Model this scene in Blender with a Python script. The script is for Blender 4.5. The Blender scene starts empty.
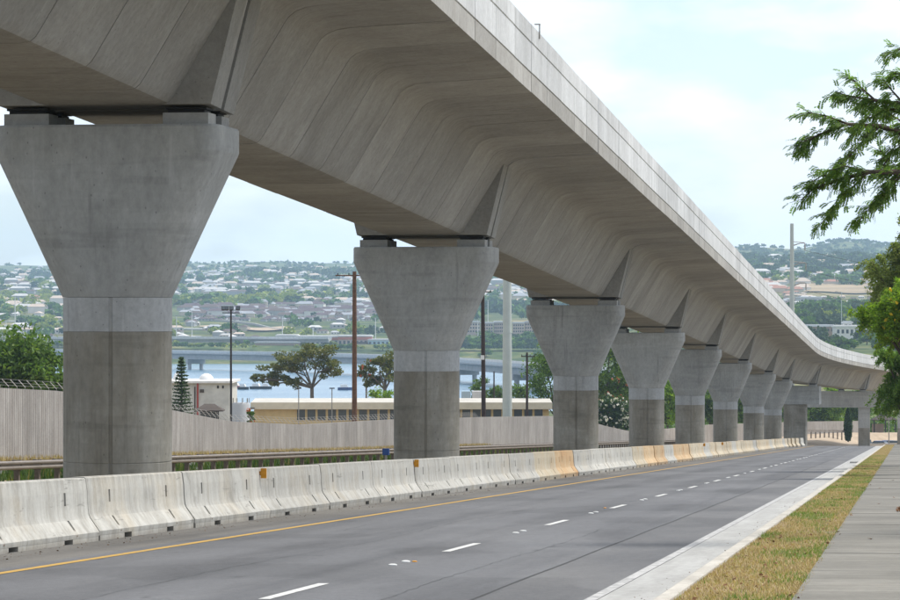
import bpy, math, random
import numpy as np
from mathutils import Vector, Matrix

R = math.radians
random.seed(7)
rng = np.random.default_rng(11)
scene = bpy.context.scene
COL = scene.collection

# ------------------------------------------------------------------ camera
F = 3100.0 / 900.0            # focal length / frame width
HORIZ = 315.0                 # image row of the true horizon in a 900x600 frame
cam_d = bpy.data.cameras.new("camera")
cam_d.sensor_width = 36.0
cam_d.lens = 36.0 * F
cam_d.clip_start = 0.5
cam_d.clip_end = 30000
cam = bpy.data.objects.new("camera", cam_d)
COL.objects.link(cam)
cam.location = (0, 0, 0)
cam.rotation_euler = (R(90) + math.atan((HORIZ - 300) / 3100.0), 0, 0)
scene.camera = cam

# ------------------------------------------------------------------ light
SUN_EL, SUN_AZ = R(59), R(70)          # azimuth measured clockwise from the view direction
world = bpy.data.worlds.new("World")
scene.world = world
world.use_nodes = True
nt = world.node_tree
for n in list(nt.nodes):
    nt.nodes.remove(n)
wo = nt.nodes.new("ShaderNodeOutputWorld")
bg = nt.nodes.new("ShaderNodeBackground")
sky = nt.nodes.new("ShaderNodeTexSky")
sky.sky_type = 'NISHITA'
sky.sun_disc = False
sky.sun_elevation = SUN_EL
sky.sun_rotation = SUN_AZ
sky.air_density = 1.0
sky.dust_density = 1.0
sky.ozone_density = 3.0
tc = nt.nodes.new("ShaderNodeTexCoord")
mp = nt.nodes.new("ShaderNodeMapping")
mp.inputs['Scale'].default_value = (1.0, 1.0, 2.6)
no1 = nt.nodes.new("ShaderNodeTexNoise")
no1.inputs['Scale'].default_value = 11.0
no1.inputs['Detail'].default_value = 6.0
no1.inputs['Roughness'].default_value = 0.5
cr = nt.nodes.new("ShaderNodeValToRGB")
cr.color_ramp.elements[0].position = 0.42
cr.color_ramp.elements[0].color = (0.3, 0.3, 0.3, 1)
cr.color_ramp.elements[1].position = 0.54
cr.color_ramp.elements[1].color = (1, 1, 1, 1)
no2 = nt.nodes.new("ShaderNodeTexNoise")
no2.inputs['Scale'].default_value = 14.0
no2.inputs['Detail'].default_value = 5.0
cr2 = nt.nodes.new("ShaderNodeValToRGB")
cr2.color_ramp.elements[0].position = 0.3
cr2.color_ramp.elements[0].color = (5.6, 6.05, 6.75, 1)
cr2.color_ramp.elements[1].position = 0.7
cr2.color_ramp.elements[1].color = (6.7, 6.85, 7.15, 1)
mx = nt.nodes.new("ShaderNodeMix")
mx.data_type = 'RGBA'
gain = nt.nodes.new("ShaderNodeVectorMath")
gain.operation = 'SCALE'
gain.inputs['Scale'].default_value = 1.0
nt.links.new(tc.outputs['Generated'], mp.inputs['Vector'])
nt.links.new(mp.outputs['Vector'], no1.inputs['Vector'])
nt.links.new(mp.outputs['Vector'], no2.inputs['Vector'])
nt.links.new(no1.outputs['Fac'], cr.inputs['Fac'])
nt.links.new(no2.outputs['Fac'], cr2.inputs['Fac'])
nt.links.new(cr.outputs['Color'], mx.inputs['Factor'])
nt.links.new(sky.outputs['Color'], gain.inputs[0])
nt.links.new(gain.outputs['Vector'], mx.inputs['A'])
nt.links.new(cr2.outputs['Color'], mx.inputs['B'])
nt.links.new(mx.outputs['Result'], bg.inputs['Color'])
bg.inputs['Strength'].default_value = 0.115
nt.links.new(bg.outputs['Background'], wo.inputs['Surface'])

sun_d = bpy.data.lights.new("sun", 'SUN')
sun_d.energy = 2.9
sun_d.angle = R(14)
sun_d.color = (1.0, 0.965, 0.91)
sun = bpy.data.objects.new("sun", sun_d)
COL.objects.link(sun)
sdir = Vector((math.sin(SUN_AZ) * math.cos(SUN_EL), math.cos(SUN_AZ) * math.cos(SUN_EL), math.sin(SUN_EL)))
sun.rotation_euler = sdir.to_track_quat('Z', 'Y').to_euler()

vs = scene.view_settings
vs.view_transform = 'Standard'
vs.look = 'None'
vs.gamma = 1.0
vs.exposure = 0.72
scene.cycles.volume_bounces = 2

# ------------------------------------------------------------------ frames
TH = math.atan((903 - 450) / 3100.0)
S_, C_ = math.sin(TH), math.cos(TH)
EYE = 1.63                                    # camera above the road plane
GR = (432 - HORIZ) / 3100.0 * C_              # downhill grade along the road
PITCH = math.atan(GR)
WATER = -31.0

KY = (432 - HORIZ) / 3100.0
def plane(u, v=0.0):
    return -EYE - KY * (u * C_ - v * S_)           # downhill away from the camera, with a slight cross fall

def grade(u, v=0.0):
    return plane(u, v) - 0.008 * max(0.0, u - 365.0)

def W(v, u, h=0.0, road=False):
    return Vector((v * C_ + u * S_, -v * S_ + u * C_, (grade(u, v) if road else plane(u, v)) + h))

def VU(X, Y):
    return X * C_ - Y * S_, X * S_ + Y * C_

def at(px, py, d):
    return Vector(((px - 450) / 3100.0 * d, d, (HORIZ - py) / 3100.0 * d))

def sm(x, a, b):
    t = min(1.0, max(0.0, (x - a) / (b - a)))
    return t * t * (3 - 2 * t)

LEFTP = np.array([(0, -8), (200, -10.5), (300, -13.5), (450, -19), (700, -25), (960, -29.6), (1040, -33), (1975, -33), (1990, -29),
                  (2035, -20.5), (2450, -8.5), (3000, 6.0), (3600, 22), (4700, 55), (6500, 100), (7600, 122), (8200, 120), (9500, 60)], float)
RIGHTP = np.array([(0, -8), (450, -19), (600, -23.5), (800, -22), (1100, -17.5), (1500, -10.7), (1700, -6.5), (2100, 2.4), (2600, 15.8),
                   (3200, 35), (4000, 63.5), (5200, 102), (6200, 136), (7000, 115), (9500, 60)], float)

def far_profile(X, Y):
    d = math.hypot(X, Y)
    px = 450 + 3100 * X / Y if Y > 1 else (-9999 if X < 0 else 9999)
    w = sm(px, 560, 740)
    z = (1 - w) * np.interp(d, LEFTP[:, 0], LEFTP[:, 1]) + w * np.interp(d, RIGHTP[:, 0], RIGHTP[:, 1])
    if d > 2000:
        a = min(1.0, (d - 2000) / 2500.0)
        z += a * (5.0 * math.sin(X / 210.0 + d / 700.0) + 3.5 * math.sin(X / 97.0 - d / 330.0 + 1.3) + 2.0 * math.sin(X / 43.0 + 0.4 + d / 190))
        if d > 5000:
            z += min(1.0, (d - 5000) / 1500) * w * (13.0 * math.exp(-((px - 845) / 38.0) ** 2) - 5 * math.exp(-((px - 800) / 22.0) ** 2))
    return z

def ground(X, Y):
    v, u = VU(X, Y)
    n = -EYE - KY * min(640.0, max(-60.0, Y)) - 0.17
    if v > -12:
        n -= 0.008 * max(0.0, min(u, 650) - 365)
    t = max(sm(-v, 48, 90), sm(u, 560, 720), sm(v, 40, 120))
    return n * (1 - t) + far_profile(X, Y) * t if t > 0 else n

# ------------------------------------------------------------------ mesh helpers
class MB:
    def __init__(s):
        s.v, s.f = [], []
    def add(s, vs, fs):
        o = len(s.v)
        s.v.extend([tuple(p) for p in vs])
        s.f.extend([tuple(i + o for i in f) for f in fs])
    def box(s, c, d, rz=0.0, ry=0.0):
        M = Matrix.Rotation(rz, 3, 'Z') @ Matrix.Rotation(ry, 3, 'Y')
        c = Vector(c)
        vs = [c + M @ Vector((x * d[0] / 2, y * d[1] / 2, z * d[2] / 2)) for x in (-1, 1) for y in (-1, 1) for z in (-1, 1)]
        s.add(vs, [(0, 1, 3, 2), (4, 6, 7, 5), (0, 4, 5, 1), (2, 3, 7, 6), (0, 2, 6, 4), (1, 5, 7, 3)])
    def loft(s, rings, caps=True):
        n = len(rings[0])
        vs = [p for r in rings for p in r]
        fs = []
        for k in range(len(rings) - 1):
            for i in range(n):
                j = (i + 1) % n
                fs.append((k * n + i, k * n + j, (k + 1) * n + j, (k + 1) * n + i))
        if caps:
            fs.append(tuple(range(n))[::-1])
            fs.append(tuple(range((len(rings) - 1) * n, len(rings) * n)))
        s.add(vs, fs)
    def tube(s, pts, rad, n=8):
        pts = [Vector(p) for p in pts]
        rings = []
        for k, p in enumerate(pts):
            a = pts[max(0, k - 1)]
            b = pts[min(len(pts) - 1, k + 1)]
            t = (b - a).normalized()
            up = Vector((0, 0, 1)) if abs(t.z) < 0.9 else Vector((1, 0, 0))
            x = t.cross(up).normalized()
            y = t.cross(x).normalized()
            r = rad[k] if isinstance(rad, (list, tuple)) else rad
            rings.append([p + (x * math.cos(2 * math.pi * i / n) + y * math.sin(2 * math.pi * i / n)) * r for i in range(n)])
        s.loft([r[::-1] for r in rings])
    def prism_y(s, poly, y0, y1):
        s.loft([[(x, y0, z) for x, z in poly], [(x, y1, z) for x, z in poly]])
    def mesh(s, name, mat, smooth=None):
        me = bpy.data.meshes.new(name)
        me.from_pydata(s.v, [], s.f)
        fix_normals(me)
        if mat:
            me.materials.append(mat)
        if smooth:
            me.shade_smooth()
            me.set_sharp_from_angle(angle=R(smooth))
        return me

def fix_normals(me):
    import bmesh
    b = bmesh.new()
    b.from_mesh(me)
    bmesh.ops.recalc_face_normals(b, faces=b.faces)
    b.to_mesh(me)
    b.free()

def link(name, me, parent=None, loc=None, rot=None):
    o = bpy.data.objects.new(name, me)
    COL.objects.link(o)
    if parent is not None:
        o.parent = parent
    if loc is not None:
        o.location = loc
    if rot is not None:
        o.rotation_euler = rot
    return o

def tag(o, label=None, cat=None, group=None, kind=None):
    if label: o['label'] = label
    if cat: o['category'] = cat
    if group: o['group'] = group
    if kind: o['kind'] = kind
    return o

def thing(name, label, cat, loc=(0, 0, 0), rot=(0, 0, 0), group=None):
    return tag(link(name, None, None, loc, rot), label, cat, group)

def copy_tree(o, parent=None):
    c = o.copy()
    COL.objects.link(c)
    if parent is not None:
        c.parent = parent
    for ch in list(o.children):
        copy_tree(ch, c)
    return c

def np_mesh(name, verts, faces, mat, nper):
    """verts (N,3), faces (M,nper)"""
    me = bpy.data.meshes.new(name)
    verts = np.asarray(verts, np.float32)
    faces = np.asarray(faces, np.int32)
    me.vertices.add(len(verts))
    me.vertices.foreach_set('co', verts.ravel())
    me.loops.add(faces.size)
    me.loops.foreach_set('vertex_index', faces.ravel())
    me.polygons.add(len(faces))
    me.polygons.foreach_set('loop_start', np.arange(0, faces.size, nper, dtype=np.int32))
    me.update(calc_edges=True)
    me.validate()
    if mat:
        me.materials.append(mat)
    return me

# ------------------------------------------------------------------ materials
class N:
    def __init__(s, name):
        s.m = bpy.data.materials.new(name)
        s.m.use_nodes = True
        s.t = s.m.node_tree
        s.b = s.t.nodes['Principled BSDF']
        s.out = s.t.nodes['Material Output']
    def n(s, kind, **kw):
        x = s.t.nodes.new(kind)
        for k, v in kw.items():
            if k in x.inputs.keys():
                x.inputs[k].default_value = v
            else:
                setattr(x, k, v)
        return x
    def l(s, a, b):
        s.t.links.new(a, b)
    def coords(s, kind='Object', scale=(1, 1, 1), rand=True):
        m = s.n("ShaderNodeMapping")
        m.inputs['Scale'].default_value = scale
        if kind == 'Position':
            g = s.n("ShaderNodeNewGeometry")
            s.l(g.outputs['Position'], m.inputs['Vector'])
        else:
            g = s.n("ShaderNodeTexCoord")
            if rand:
                oi = s.n("ShaderNodeObjectInfo")
                mu = s.n("ShaderNodeMath", operation='MULTIPLY')
                mu.inputs[1].default_value = 173.0
                s.l(oi.outputs['Random'], mu.inputs[0])
                ad = s.n("ShaderNodeVectorMath", operation='ADD')
                s.l(g.outputs['Object'], m.inputs['Vector'])
                s.l(m.outputs['Vector'], ad.inputs[0])
                s.l(mu.outputs[0], ad.inputs[1])
                return ad.outputs[0]
            s.l(g.outputs['Object'], m.inputs['Vector'])
        return m.outputs['Vector']
    def noise(s, vec, scale, detail=5, rough=0.55, dist=0.0):
        x = s.n("ShaderNodeTexNoise")
        x.inputs['Scale'].default_value = scale
        x.inputs['Detail'].default_value = detail
        x.inputs['Roughness'].default_value = rough
        x.inputs['Distortion'].default_value = dist
        s.l(vec, x.inputs['Vector'])
        return x.outputs['Fac']
    def ramp(s, fac, stops):
        x = s.n("ShaderNodeValToRGB")
        e = x.color_ramp.elements
        while len(e) < len(stops):
            e.new(0.5)
        for k, (p, c) in enumerate(stops):
            e[k].position = p
            e[k].color = (*c, 1) if len(c) == 3 else c
        s.l(fac, x.inputs['Fac'])
        return x.outputs['Color']
    def mix(s, fac, a, b, mode='MIX'):
        x = s.n("ShaderNodeMix", data_type='RGBA', blend_type=mode)
        if isinstance(fac, (int, float)):
            x.inputs['Factor'].default_value = fac
        else:
            s.l(fac, x.inputs['Factor'])
        for key, c in (('A', a), ('B', b)):
            if isinstance(c, tuple):
                x.inputs[key].default_value = (*c, 1)
            else:
                s.l(c, x.inputs[key])
        return x.outputs['Result']
    def bump(s, fac, strength, dist=0.02):
        x = s.n("ShaderNodeBump")
        x.inputs['Strength'].default_value = strength
        x.inputs['Distance'].default_value = dist
        s.l(fac, x.inputs['Height'])
        s.l(x.outputs['Normal'], s.b.inputs['Normal'])
    def objrand(s):
        return s.n("ShaderNodeObjectInfo").outputs['Random']
    def color(s, c, rough=0.85, metal=0.0, spec=0.3):
        if isinstance(c, tuple):
            s.b.inputs['Base Color'].default_value = (*c, 1)
        else:
            s.l(c, s.b.inputs['Base Color'])
        s.b.inputs['Roughness'].default_value = rough
        s.b.inputs['Metallic'].default_value = metal
        s.b.inputs['Specular IOR Level'].default_value = spec
        return s.m

def g3(x):
    return (x, x, x)

def concrete(name, base, dark, streak=(0.35, 5.0, 0.35), stain=0.55, var=0.12, fine=9.0, patch=(1, 1, 1), bump=0.25, rand=True, form=None, drip=None):
    k = N(name)
    st = k.noise(k.coords('Object', streak, rand), 1.0, 6, 0.65)
    v2 = k.coords('Object', patch, rand)
    pa = k.noise(v2, 0.55, 5, 0.6, 0.4)
    fi = k.noise(v2, fine, 4, 0.7)
    c = k.mix(k.ramp(st, [(0.36, g3(0)), (0.66, g3(1))]), dark, base)
    c = k.mix(k.ramp(pa, [(0.35, g3(stain)), (0.62, g3(0))]), c, tuple(x * 0.68 for x in dark))
    c = k.mix(1.0, c, k.ramp(fi, [(0.3, g3(0.86)), (0.7, g3(1.1))]), 'MULTIPLY')
    if form:                                          # lift lines and board marks left by the formwork
        fo = k.noise(k.coords('Object', form, rand), 1.0, 3, 0.5)
        c = k.mix(1.0, c, k.ramp(fo, [(0.34, g3(0.87)), (0.42, g3(1.0)), (0.58, g3(1.0)), (0.66, g3(1.09))]), 'MULTIPLY')
    if drip:                                          # run-off drips and water stains
        dn = k.noise(k.coords('Object', drip, rand), 1.0, 4, 0.6)
        dm = k.noise(v2, 0.8, 2, 0.5)
        f1 = k.ramp(dn, [(0.57, g3(0)), (0.70, g3(1))])
        c = k.mix(k.mix(1.0, f1, k.ramp(dm, [(0.42, g3(0)), (0.58, g3(0.5))]), 'MULTIPLY'), c, tuple(x * 0.5 for x in dark))
        f2 = k.ramp(dn, [(0.28, g3(1)), (0.38, g3(0))])
        c = k.mix(k.mix(1.0, f2, k.ramp(dm, [(0.42, g3(0.32)), (0.58, g3(0.05))]), 'MULTIPLY'), c, tuple(min(0.6, x * 1.35) for x in base))
    holes = k.n("ShaderNodeTexVoronoi")
    holes.inputs['Scale'].default_value = 7.0
    k.l(v2, holes.inputs['Vector'])
    c = k.mix(1.0, c, k.ramp(holes.outputs['Distance'], [(0.05, g3(0.6)), (0.11, g3(1))]), 'MULTIPLY')
    c = k.mix(1.0, c, k.ramp(k.objrand(), [(0, g3(1 - var)), (1, g3(1 + var * 0.5))]), 'MULTIPLY')
    k.bump(k.noise(v2, 22.0, 3, 0.7), bump, 0.01)
    return k.color(c, 0.9)

M = {}
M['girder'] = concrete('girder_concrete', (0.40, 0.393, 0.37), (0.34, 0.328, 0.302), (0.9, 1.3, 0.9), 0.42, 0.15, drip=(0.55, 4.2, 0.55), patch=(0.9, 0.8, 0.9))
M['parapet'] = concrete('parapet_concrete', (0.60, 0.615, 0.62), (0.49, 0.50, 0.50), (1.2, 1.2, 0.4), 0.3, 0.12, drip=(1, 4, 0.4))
M['diaphragm'] = concrete('diaphragm_concrete', (0.36, 0.355, 0.335), (0.295, 0.288, 0.268), (1.2, 1.2, 0.4), 0.3, 0.06)
M['capital'] = concrete('capital_concrete', (0.44, 0.45, 0.445), (0.37, 0.378, 0.37), (1.6, 1.6, 0.35), 0.42, 0.06, patch=(1, 1, 0.6), form=(0.3, 0.3, 3.2), drip=(5, 5, 0.3))
M['collar'] = concrete('collar_concrete', (0.475, 0.485, 0.485), (0.40, 0.41, 0.41), (3, 3, 0.4), 0.3, 0.06, drip=(6, 6, 0.3))
M['shaft'] = concrete('shaft_concrete', (0.35, 0.338, 0.30), (0.235, 0.214, 0.17), (1.3, 1.3, 0.3), 0.6, 0.06, patch=(1, 1, 0.6), form=(0.5, 0.5, 4.0), drip=(6, 6, 0.2))
M['block'] = concrete('bearing_block_concrete', (0.42, 0.42, 0.41), (0.35, 0.35, 0.34), (1, 1, 1), 0.2, 0.05)
M['wall'] = concrete('wall_concrete', (0.43, 0.40, 0.365), (0.32, 0.29, 0.258), (2.2, 2.2, 0.25), 0.35, 0.16, drip=(5, 5, 0.3))
M['gutter'] = concrete('gutter_concrete', (0.40, 0.395, 0.375), (0.32, 0.315, 0.295), (3, 0.3, 1), 0.25, 0.05, rand=False)
M['kerb'] = concrete('kerb_concrete', (0.50, 0.47, 0.41), (0.38, 0.35, 0.3), (3, 0.8, 1), 0.3, 0.05, rand=False)
M['slab'] = concrete('sidewalk_concrete', (0.235, 0.222, 0.19), (0.155, 0.145, 0.122), (0.5, 2.0, 1), 0.5, 0.13)
M['bridge'] = concrete('bridge_concrete', (0.40, 0.40, 0.40), (0.33, 0.33, 0.33), (0.2, 0.2, 0.2), 0.2, 0.05, fine=0.5)

def barrier_mat(name, base, dark, rust, amount):
    k = N(name)
    v = k.coords('Object', (1, 1, 1))
    st = k.noise(k.coords('Object', (4, 4, 0.5)), 1.3, 5, 0.6)
    pa = k.noise(v, 1.1, 5, 0.6, 0.5)
    c = k.mix(k.ramp(st, [(0.38, g3(0)), (0.6, g3(1))]), dark, base)
    c = k.mix(k.ramp(k.noise(k.coords('Object', (1, 0.6, 0.9)), 0.9, 4, 0.6), [(0.5, g3(0)), (0.72, g3(amount))]), c, rust)
    c = k.mix(k.ramp(pa, [(0.28, g3(0.5)), (0.42, g3(0))]), c, tuple(x * 0.55 for x in dark))
    sp = k.n("ShaderNodeSeparateXYZ")
    tcn = k.n("ShaderNodeTexCoord")
    k.l(tcn.outputs['Object'], sp.inputs[0])
    mm = k.n("ShaderNodeMath", operation='MULTIPLY_ADD')
    k.l(k.noise(v, 3.0, 4, 0.6), mm.inputs[0])
    mm.inputs[1].default_value = 0.22
    k.l(sp.outputs['Z'], mm.inputs[2])
    c = k.mix(k.ramp(mm.outputs[0], [(0.13, g3(0.55)), (0.24, g3(0))]), c, (0.17, 0.15, 0.12))     # splashed road dirt along the foot
    c = k.mix(1.0, c, k.ramp(k.noise(v, 14, 4, 0.7), [(0.3, g3(0.9)), (0.7, g3(1.07))]), 'MULTIPLY')
    c = k.mix(1.0, c, k.ramp(k.objrand(), [(0, g3(0.85)), (1, g3(1.06))]), 'MULTIPLY')
    sc = k.noise(k.coords('Object', (6, 0.55, 5)), 1.2, 4, 0.7)
    c = k.mix(k.ramp(sc, [(0.63, g3(0)), (0.69, g3(0.6))]), c, tuple(x * 0.42 for x in dark))      # tyre scrapes along the face
    tm = k.n("ShaderNodeMath", operation='MULTIPLY_ADD')
    k.l(k.noise(k.coords('Object', (3, 3, 1)), 1.6, 4, 0.6), tm.inputs[0])
    tm.inputs[1].default_value = -0.5
    k.l(sp.outputs['Z'], tm.inputs[2])
    c = k.mix(k.ramp(tm.outputs[0], [(0.62, g3(0)), (0.76, g3(0.45))]), c, tuple(x * 0.62 for x in dark))     # weathered top edge
    k.bump(k.noise(v, 30, 3, 0.7), 0.25, 0.01)
    return k.color(c, 0.85)

M['barrier'] = barrier_mat('barrier_concrete', (0.435, 0.425, 0.39), (0.335, 0.322, 0.287), (0.44, 0.36, 0.24), 0.35)
M['barrier_tan'] = barrier_mat('barrier_tan', (0.47, 0.42, 0.325), (0.40, 0.335, 0.235), (0.42, 0.28, 0.14), 0.7)
M['barrier_orange'] = barrier_mat('barrier_orange', (0.47, 0.37, 0.24), (0.43, 0.28, 0.14), (0.43, 0.235, 0.095), 0.8)

def simple(name, c, rough=0.7, metal=0.0, var=0.0, ns=6.0, dark=0.7, spec=0.3):
    k = N(name)
    v = k.coords('Object', (1, 1, 1))
    col = k.mix(k.ramp(k.noise(v, ns, 4, 0.6), [(0.35, g3(1)), (0.65, g3(0))]), c, tuple(x * dark for x in c))
    if var:
        col = k.mix(1.0, col, k.ramp(k.objrand(), [(0, g3(1 - var)), (1, g3(1 + var))]), 'MULTIPLY')
    return k.color(col, rough, metal, spec)

M['dark'] = simple('dark_rubber', (0.02, 0.02, 0.02))
M['steel'] = simple('galvanised_steel', (0.36, 0.34, 0.31), 0.55, 0.5, ns=3)
M['rail'] = simple('weathered_rail_steel', (0.27, 0.235, 0.205), 0.6, 0.35, ns=2, dark=0.75)
M['post'] = simple('guardrail_post_wood', (0.15, 0.125, 0.10), 0.85, ns=8)
M['white'] = simple('white_paint', (0.72, 0.71, 0.68), 0.6, ns=2, dark=0.85)
M['offwhite'] = simple('off_white_render', (0.60, 0.59, 0.54), 0.8, ns=0.7, dark=0.75)
M['cream'] = simple('cream_fascia', (0.55, 0.50, 0.38), 0.7, ns=1.0, dark=0.88)
M['yellowwall'] = simple('yellow_wall', (0.50, 0.39, 0.20), 0.75, ns=1.0, dark=0.85)
M['glass'] = simple('dark_window_glass', (0.06, 0.075, 0.085), 0.15, ns=0.5, spec=0.6)
M['wood'] = simple('utility_pole_wood', (0.16, 0.085, 0.05), 0.9, ns=5, dark=0.55)
M['darkwood'] = simple('tarred_pole_wood', (0.055, 0.038, 0.033), 0.9, ns=5, dark=0.6)
M['monopole'] = simple('pale_green_steel', (0.44, 0.48, 0.45), 0.5, 0.15, ns=0.8, dark=0.9)
M['lamp'] = simple('dark_bronze_metal', (0.05, 0.045, 0.045), 0.5, 0.3)
M['bark'] = simple('tree_bark', (0.11, 0.085, 0.065), 0.95, ns=9, dark=0.5)
M['greybark'] = simple('grey_tree_bark', (0.17, 0.15, 0.125), 0.95, ns=9, dark=0.5)
M['brownroof'] = simple('brown_shingle_roof', (0.095, 0.078, 0.066), 0.9, var=0.25, ns=0.6)
M['redpaint'] = simple('red_paint', (0.42, 0.06, 0.05), 0.5)
M['blue'] = simple('blue_paint', (0.035, 0.09, 0.28), 0.5)
M['amber'] = simple('amber_reflector', (0.62, 0.27, 0.015), 0.3, ns=20, dark=0.85)
M['stud'] = simple('white_ceramic_stud', (0.7, 0.7, 0.67), 0.4)
M['rust'] = simple('rust_stain', (0.14, 0.085, 0.05), 0.9)
M['iron'] = simple('cast_iron', (0.035, 0.033, 0.03), 0.7)
M['palroof'] = simple('weathered_pale_roof', (0.50, 0.47, 0.41), 0.8, ns=0.35, dark=0.78)
M['tar'] = simple('road_joint_tar', (0.06, 0.06, 0.06), 0.9, ns=1.2, dark=.8)
M['tan'] = simple('bare_tan_earth', (0.40, 0.31, 0.215), 0.95, ns=0.5, dark=0.72)
M['carpaint_black'] = simple('black_car_paint', (0.012, 0.012, 0.014), 0.25, spec=0.5)
M['carpaint_blue'] = simple('blue_car_paint', (0.03, 0.06, 0.2), 0.25, spec=0.5)
M['tyre'] = simple('tyre_rubber', (0.015, 0.015, 0.015), 0.9)
M['tail'] = simple('red_tail_lamp', (0.45, 0.01, 0.01), 0.25)
M['tanwall'] = simple('tan_block_wall', (0.36, 0.27, 0.21), 0.9, ns=0.8, dark=0.85)
M['lightblue'] = simple('pale_blue_wall', (0.42, 0.55, 0.62), 0.8, ns=0.3, dark=0.9)
M['leaflit'] = simple('dead_leaf', (0.16, 0.075, 0.03), 0.9)
M['redroof'] = simple('red_roof_band', (0.45, 0.17, 0.12), 0.8, ns=0.1, dark=0.85)
M['greyroof'] = simple('pale_grey_roof', (0.50, 0.51, 0.52), 0.7, var=0.15, ns=0.2, dark=0.85)
M['beige'] = simple('beige_block_wall', (0.52, 0.42, 0.36), 0.85, var=0.12, ns=0.2, dark=0.85)
M['field'] = simple('dry_field', (0.33, 0.25, 0.15), 0.95, ns=0.01, dark=0.7)

# asphalt: local x = v, local y = u
k = N('asphalt')
v = k.coords('Object', (1, 1, 1), False)
sep = k.n("ShaderNodeSeparateXYZ")
k.l(v, sep.inputs[0])
long_ = k.noise(k.coords('Object', (1.6, 0.035, 1), False), 1.0, 5, 0.6)
blot = k.noise(k.coords('Object', (0.5, 0.09, 1), False), 1.0, 5, 0.6, 0.3)
fine = k.noise(v, 55.0, 3, 0.8)
c = k.mix(k.ramp(long_, [(0.3, g3(0)), (0.7, g3(1))]), (0.095, 0.096, 0.10), (0.14, 0.14, 0.142))
c = k.mix(k.ramp(blot, [(0.36, g3(0.75)), (0.55, g3(0))]), c, (0.076, 0.076, 0.079))
trk = k.n("ShaderNodeMath", operation='SINE')
tm1 = k.n("ShaderNodeMath", operation='MULTIPLY_ADD')
tm1.inputs[1].default_value = 3.35
tm1.inputs[2].default_value = 1.1
k.l(sep.outputs['X'], tm1.inputs[0])
k.l(tm1.outputs[0], trk.inputs[0])
tm2 = k.n("ShaderNodeMath", operation='MULTIPLY_ADD')
tm2.inputs[1].default_value = 0.22
k.l(trk.outputs[0], tm2.inputs[0])
k.l(k.noise(k.coords('Object', (0.9, 0.05, 1), False), 1.0, 4, 0.6), tm2.inputs[2])
c = k.mix(k.ramp(tm2.outputs[0], [(0.38, g3(0)), (0.72, g3(0.75))]), c, (0.135, 0.136, 0.14))     # polished wheel paths
oil = k.noise(k.coords('Object', (1.2, 0.45, 1), False), 1.4, 4, 0.65)
c = k.mix(k.ramp(oil, [(0.64, g3(0)), (0.72, g3(0.55))]), c, (0.045, 0.045, 0.046))
lane = k.n("ShaderNodeMapRange")
lane.inputs['From Min'].default_value = -4.17
lane.inputs['From Max'].default_value = -4.13
k.l(sep.outputs['X'], lane.inputs['Value'])
c = k.mix(lane.outputs[0], c, k.mix(k.ramp(blot, [(0.35, g3(0)), (0.6, g3(1))]), (0.10, 0.10, 0.102), (0.138, 0.136, 0.134)))
sh = k.n("ShaderNodeMapRange")
sh.inputs['From Min'].default_value = -10.55
sh.inputs['From Max'].default_value = -10.75
k.l(sep.outputs['X'], sh.inputs['Value'])
c = k.mix(sh.outputs[0], c, k.mix(k.ramp(long_, [(0.35, g3(0)), (0.6, g3(1))]), (0.105, 0.10, 0.093), (0.15, 0.142, 0.128)))
c = k.mix(1.0, c, k.ramp(fine, [(0.25, g3(0.66)), (0.75, g3(1.30))]), 'MULTIPLY')
c = k.mix(1.0, c, k.ramp(k.noise(v, 9.0, 5, 0.75), [(0.30, g3(0.80)), (0.52, g3(1.0)), (0.72, g3(1.16))]), 'MULTIPLY')
pat = k.noise(k.coords('Object', (0.33, 0.16, 1), False), 1.0, 2, 0.4)
c = k.mix(1.0, c, k.ramp(pat, [(0.44, g3(0.86)), (0.47, g3(1.0)), (0.60, g3(1.0)), (0.63, g3(1.09))]), 'MULTIPLY')
k.bump(fine, 0.5, 0.01)
M['asphalt'] = k.color(c, 0.82, 0, 0.35)

def paint(name, c, worn, lo=0.42, hi=0.6):
    k = N(name)
    v = k.coords('Position', (1, 1, 1))
    f = k.ramp(k.noise(v, 6.0, 6, 0.75), [(lo, g3(1)), (hi, g3(0))])
    cc = k.mix(f, c, worn)
    k.bump(k.noise(v, 60, 3, 0.8), 0.3, 0.01)
    return k.color(cc, 0.7)
M['paint_white'] = paint('white_road_paint', (0.56, 0.555, 0.53), (0.3, 0.295, 0.285), 0.3, 0.5)
M['paint_white_worn'] = paint('worn_white_road_paint', (0.50, 0.49, 0.47), (0.27, 0.265, 0.255), 0.42, 0.62)
M['paint_yellow'] = paint('yellow_road_paint', (0.50, 0.30, 0.06), (0.30, 0.22, 0.10), 0.33, 0.56)

# terrain
k = N('terrain')
v = k.coords('Position', (1, 1, 1))
a = k.noise(v, 0.012, 6, 0.6)
b_ = k.noise(v, 0.05, 5, 0.65)
c_ = k.noise(k.coords('Position', (1, 0.25, 1)), 0.0045, 4, 0.5)
col = k.ramp(b_, [(0.3, (0.035, 0.06, 0.022)), (0.48, (0.075, 0.105, 0.035)), (0.6, (0.15, 0.155, 0.06)), (0.75, (0.26, 0.20, 0.11))])
col = k.mix(k.ramp(c_, [(0.52, g3(0)), (0.62, g3(0.7))]), col, k.ramp(a, [(0.35, (0.13, 0.15, 0.06)), (0.6, (0.28, 0.21, 0.12))]))
col = k.mix(k.ramp(a, [(0.40, g3(0.75)), (0.55, g3(0))]), col, (0.03, 0.05, 0.02))
M['terrain'] = k.color(col, 0.95, 0, 0.1)

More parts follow.
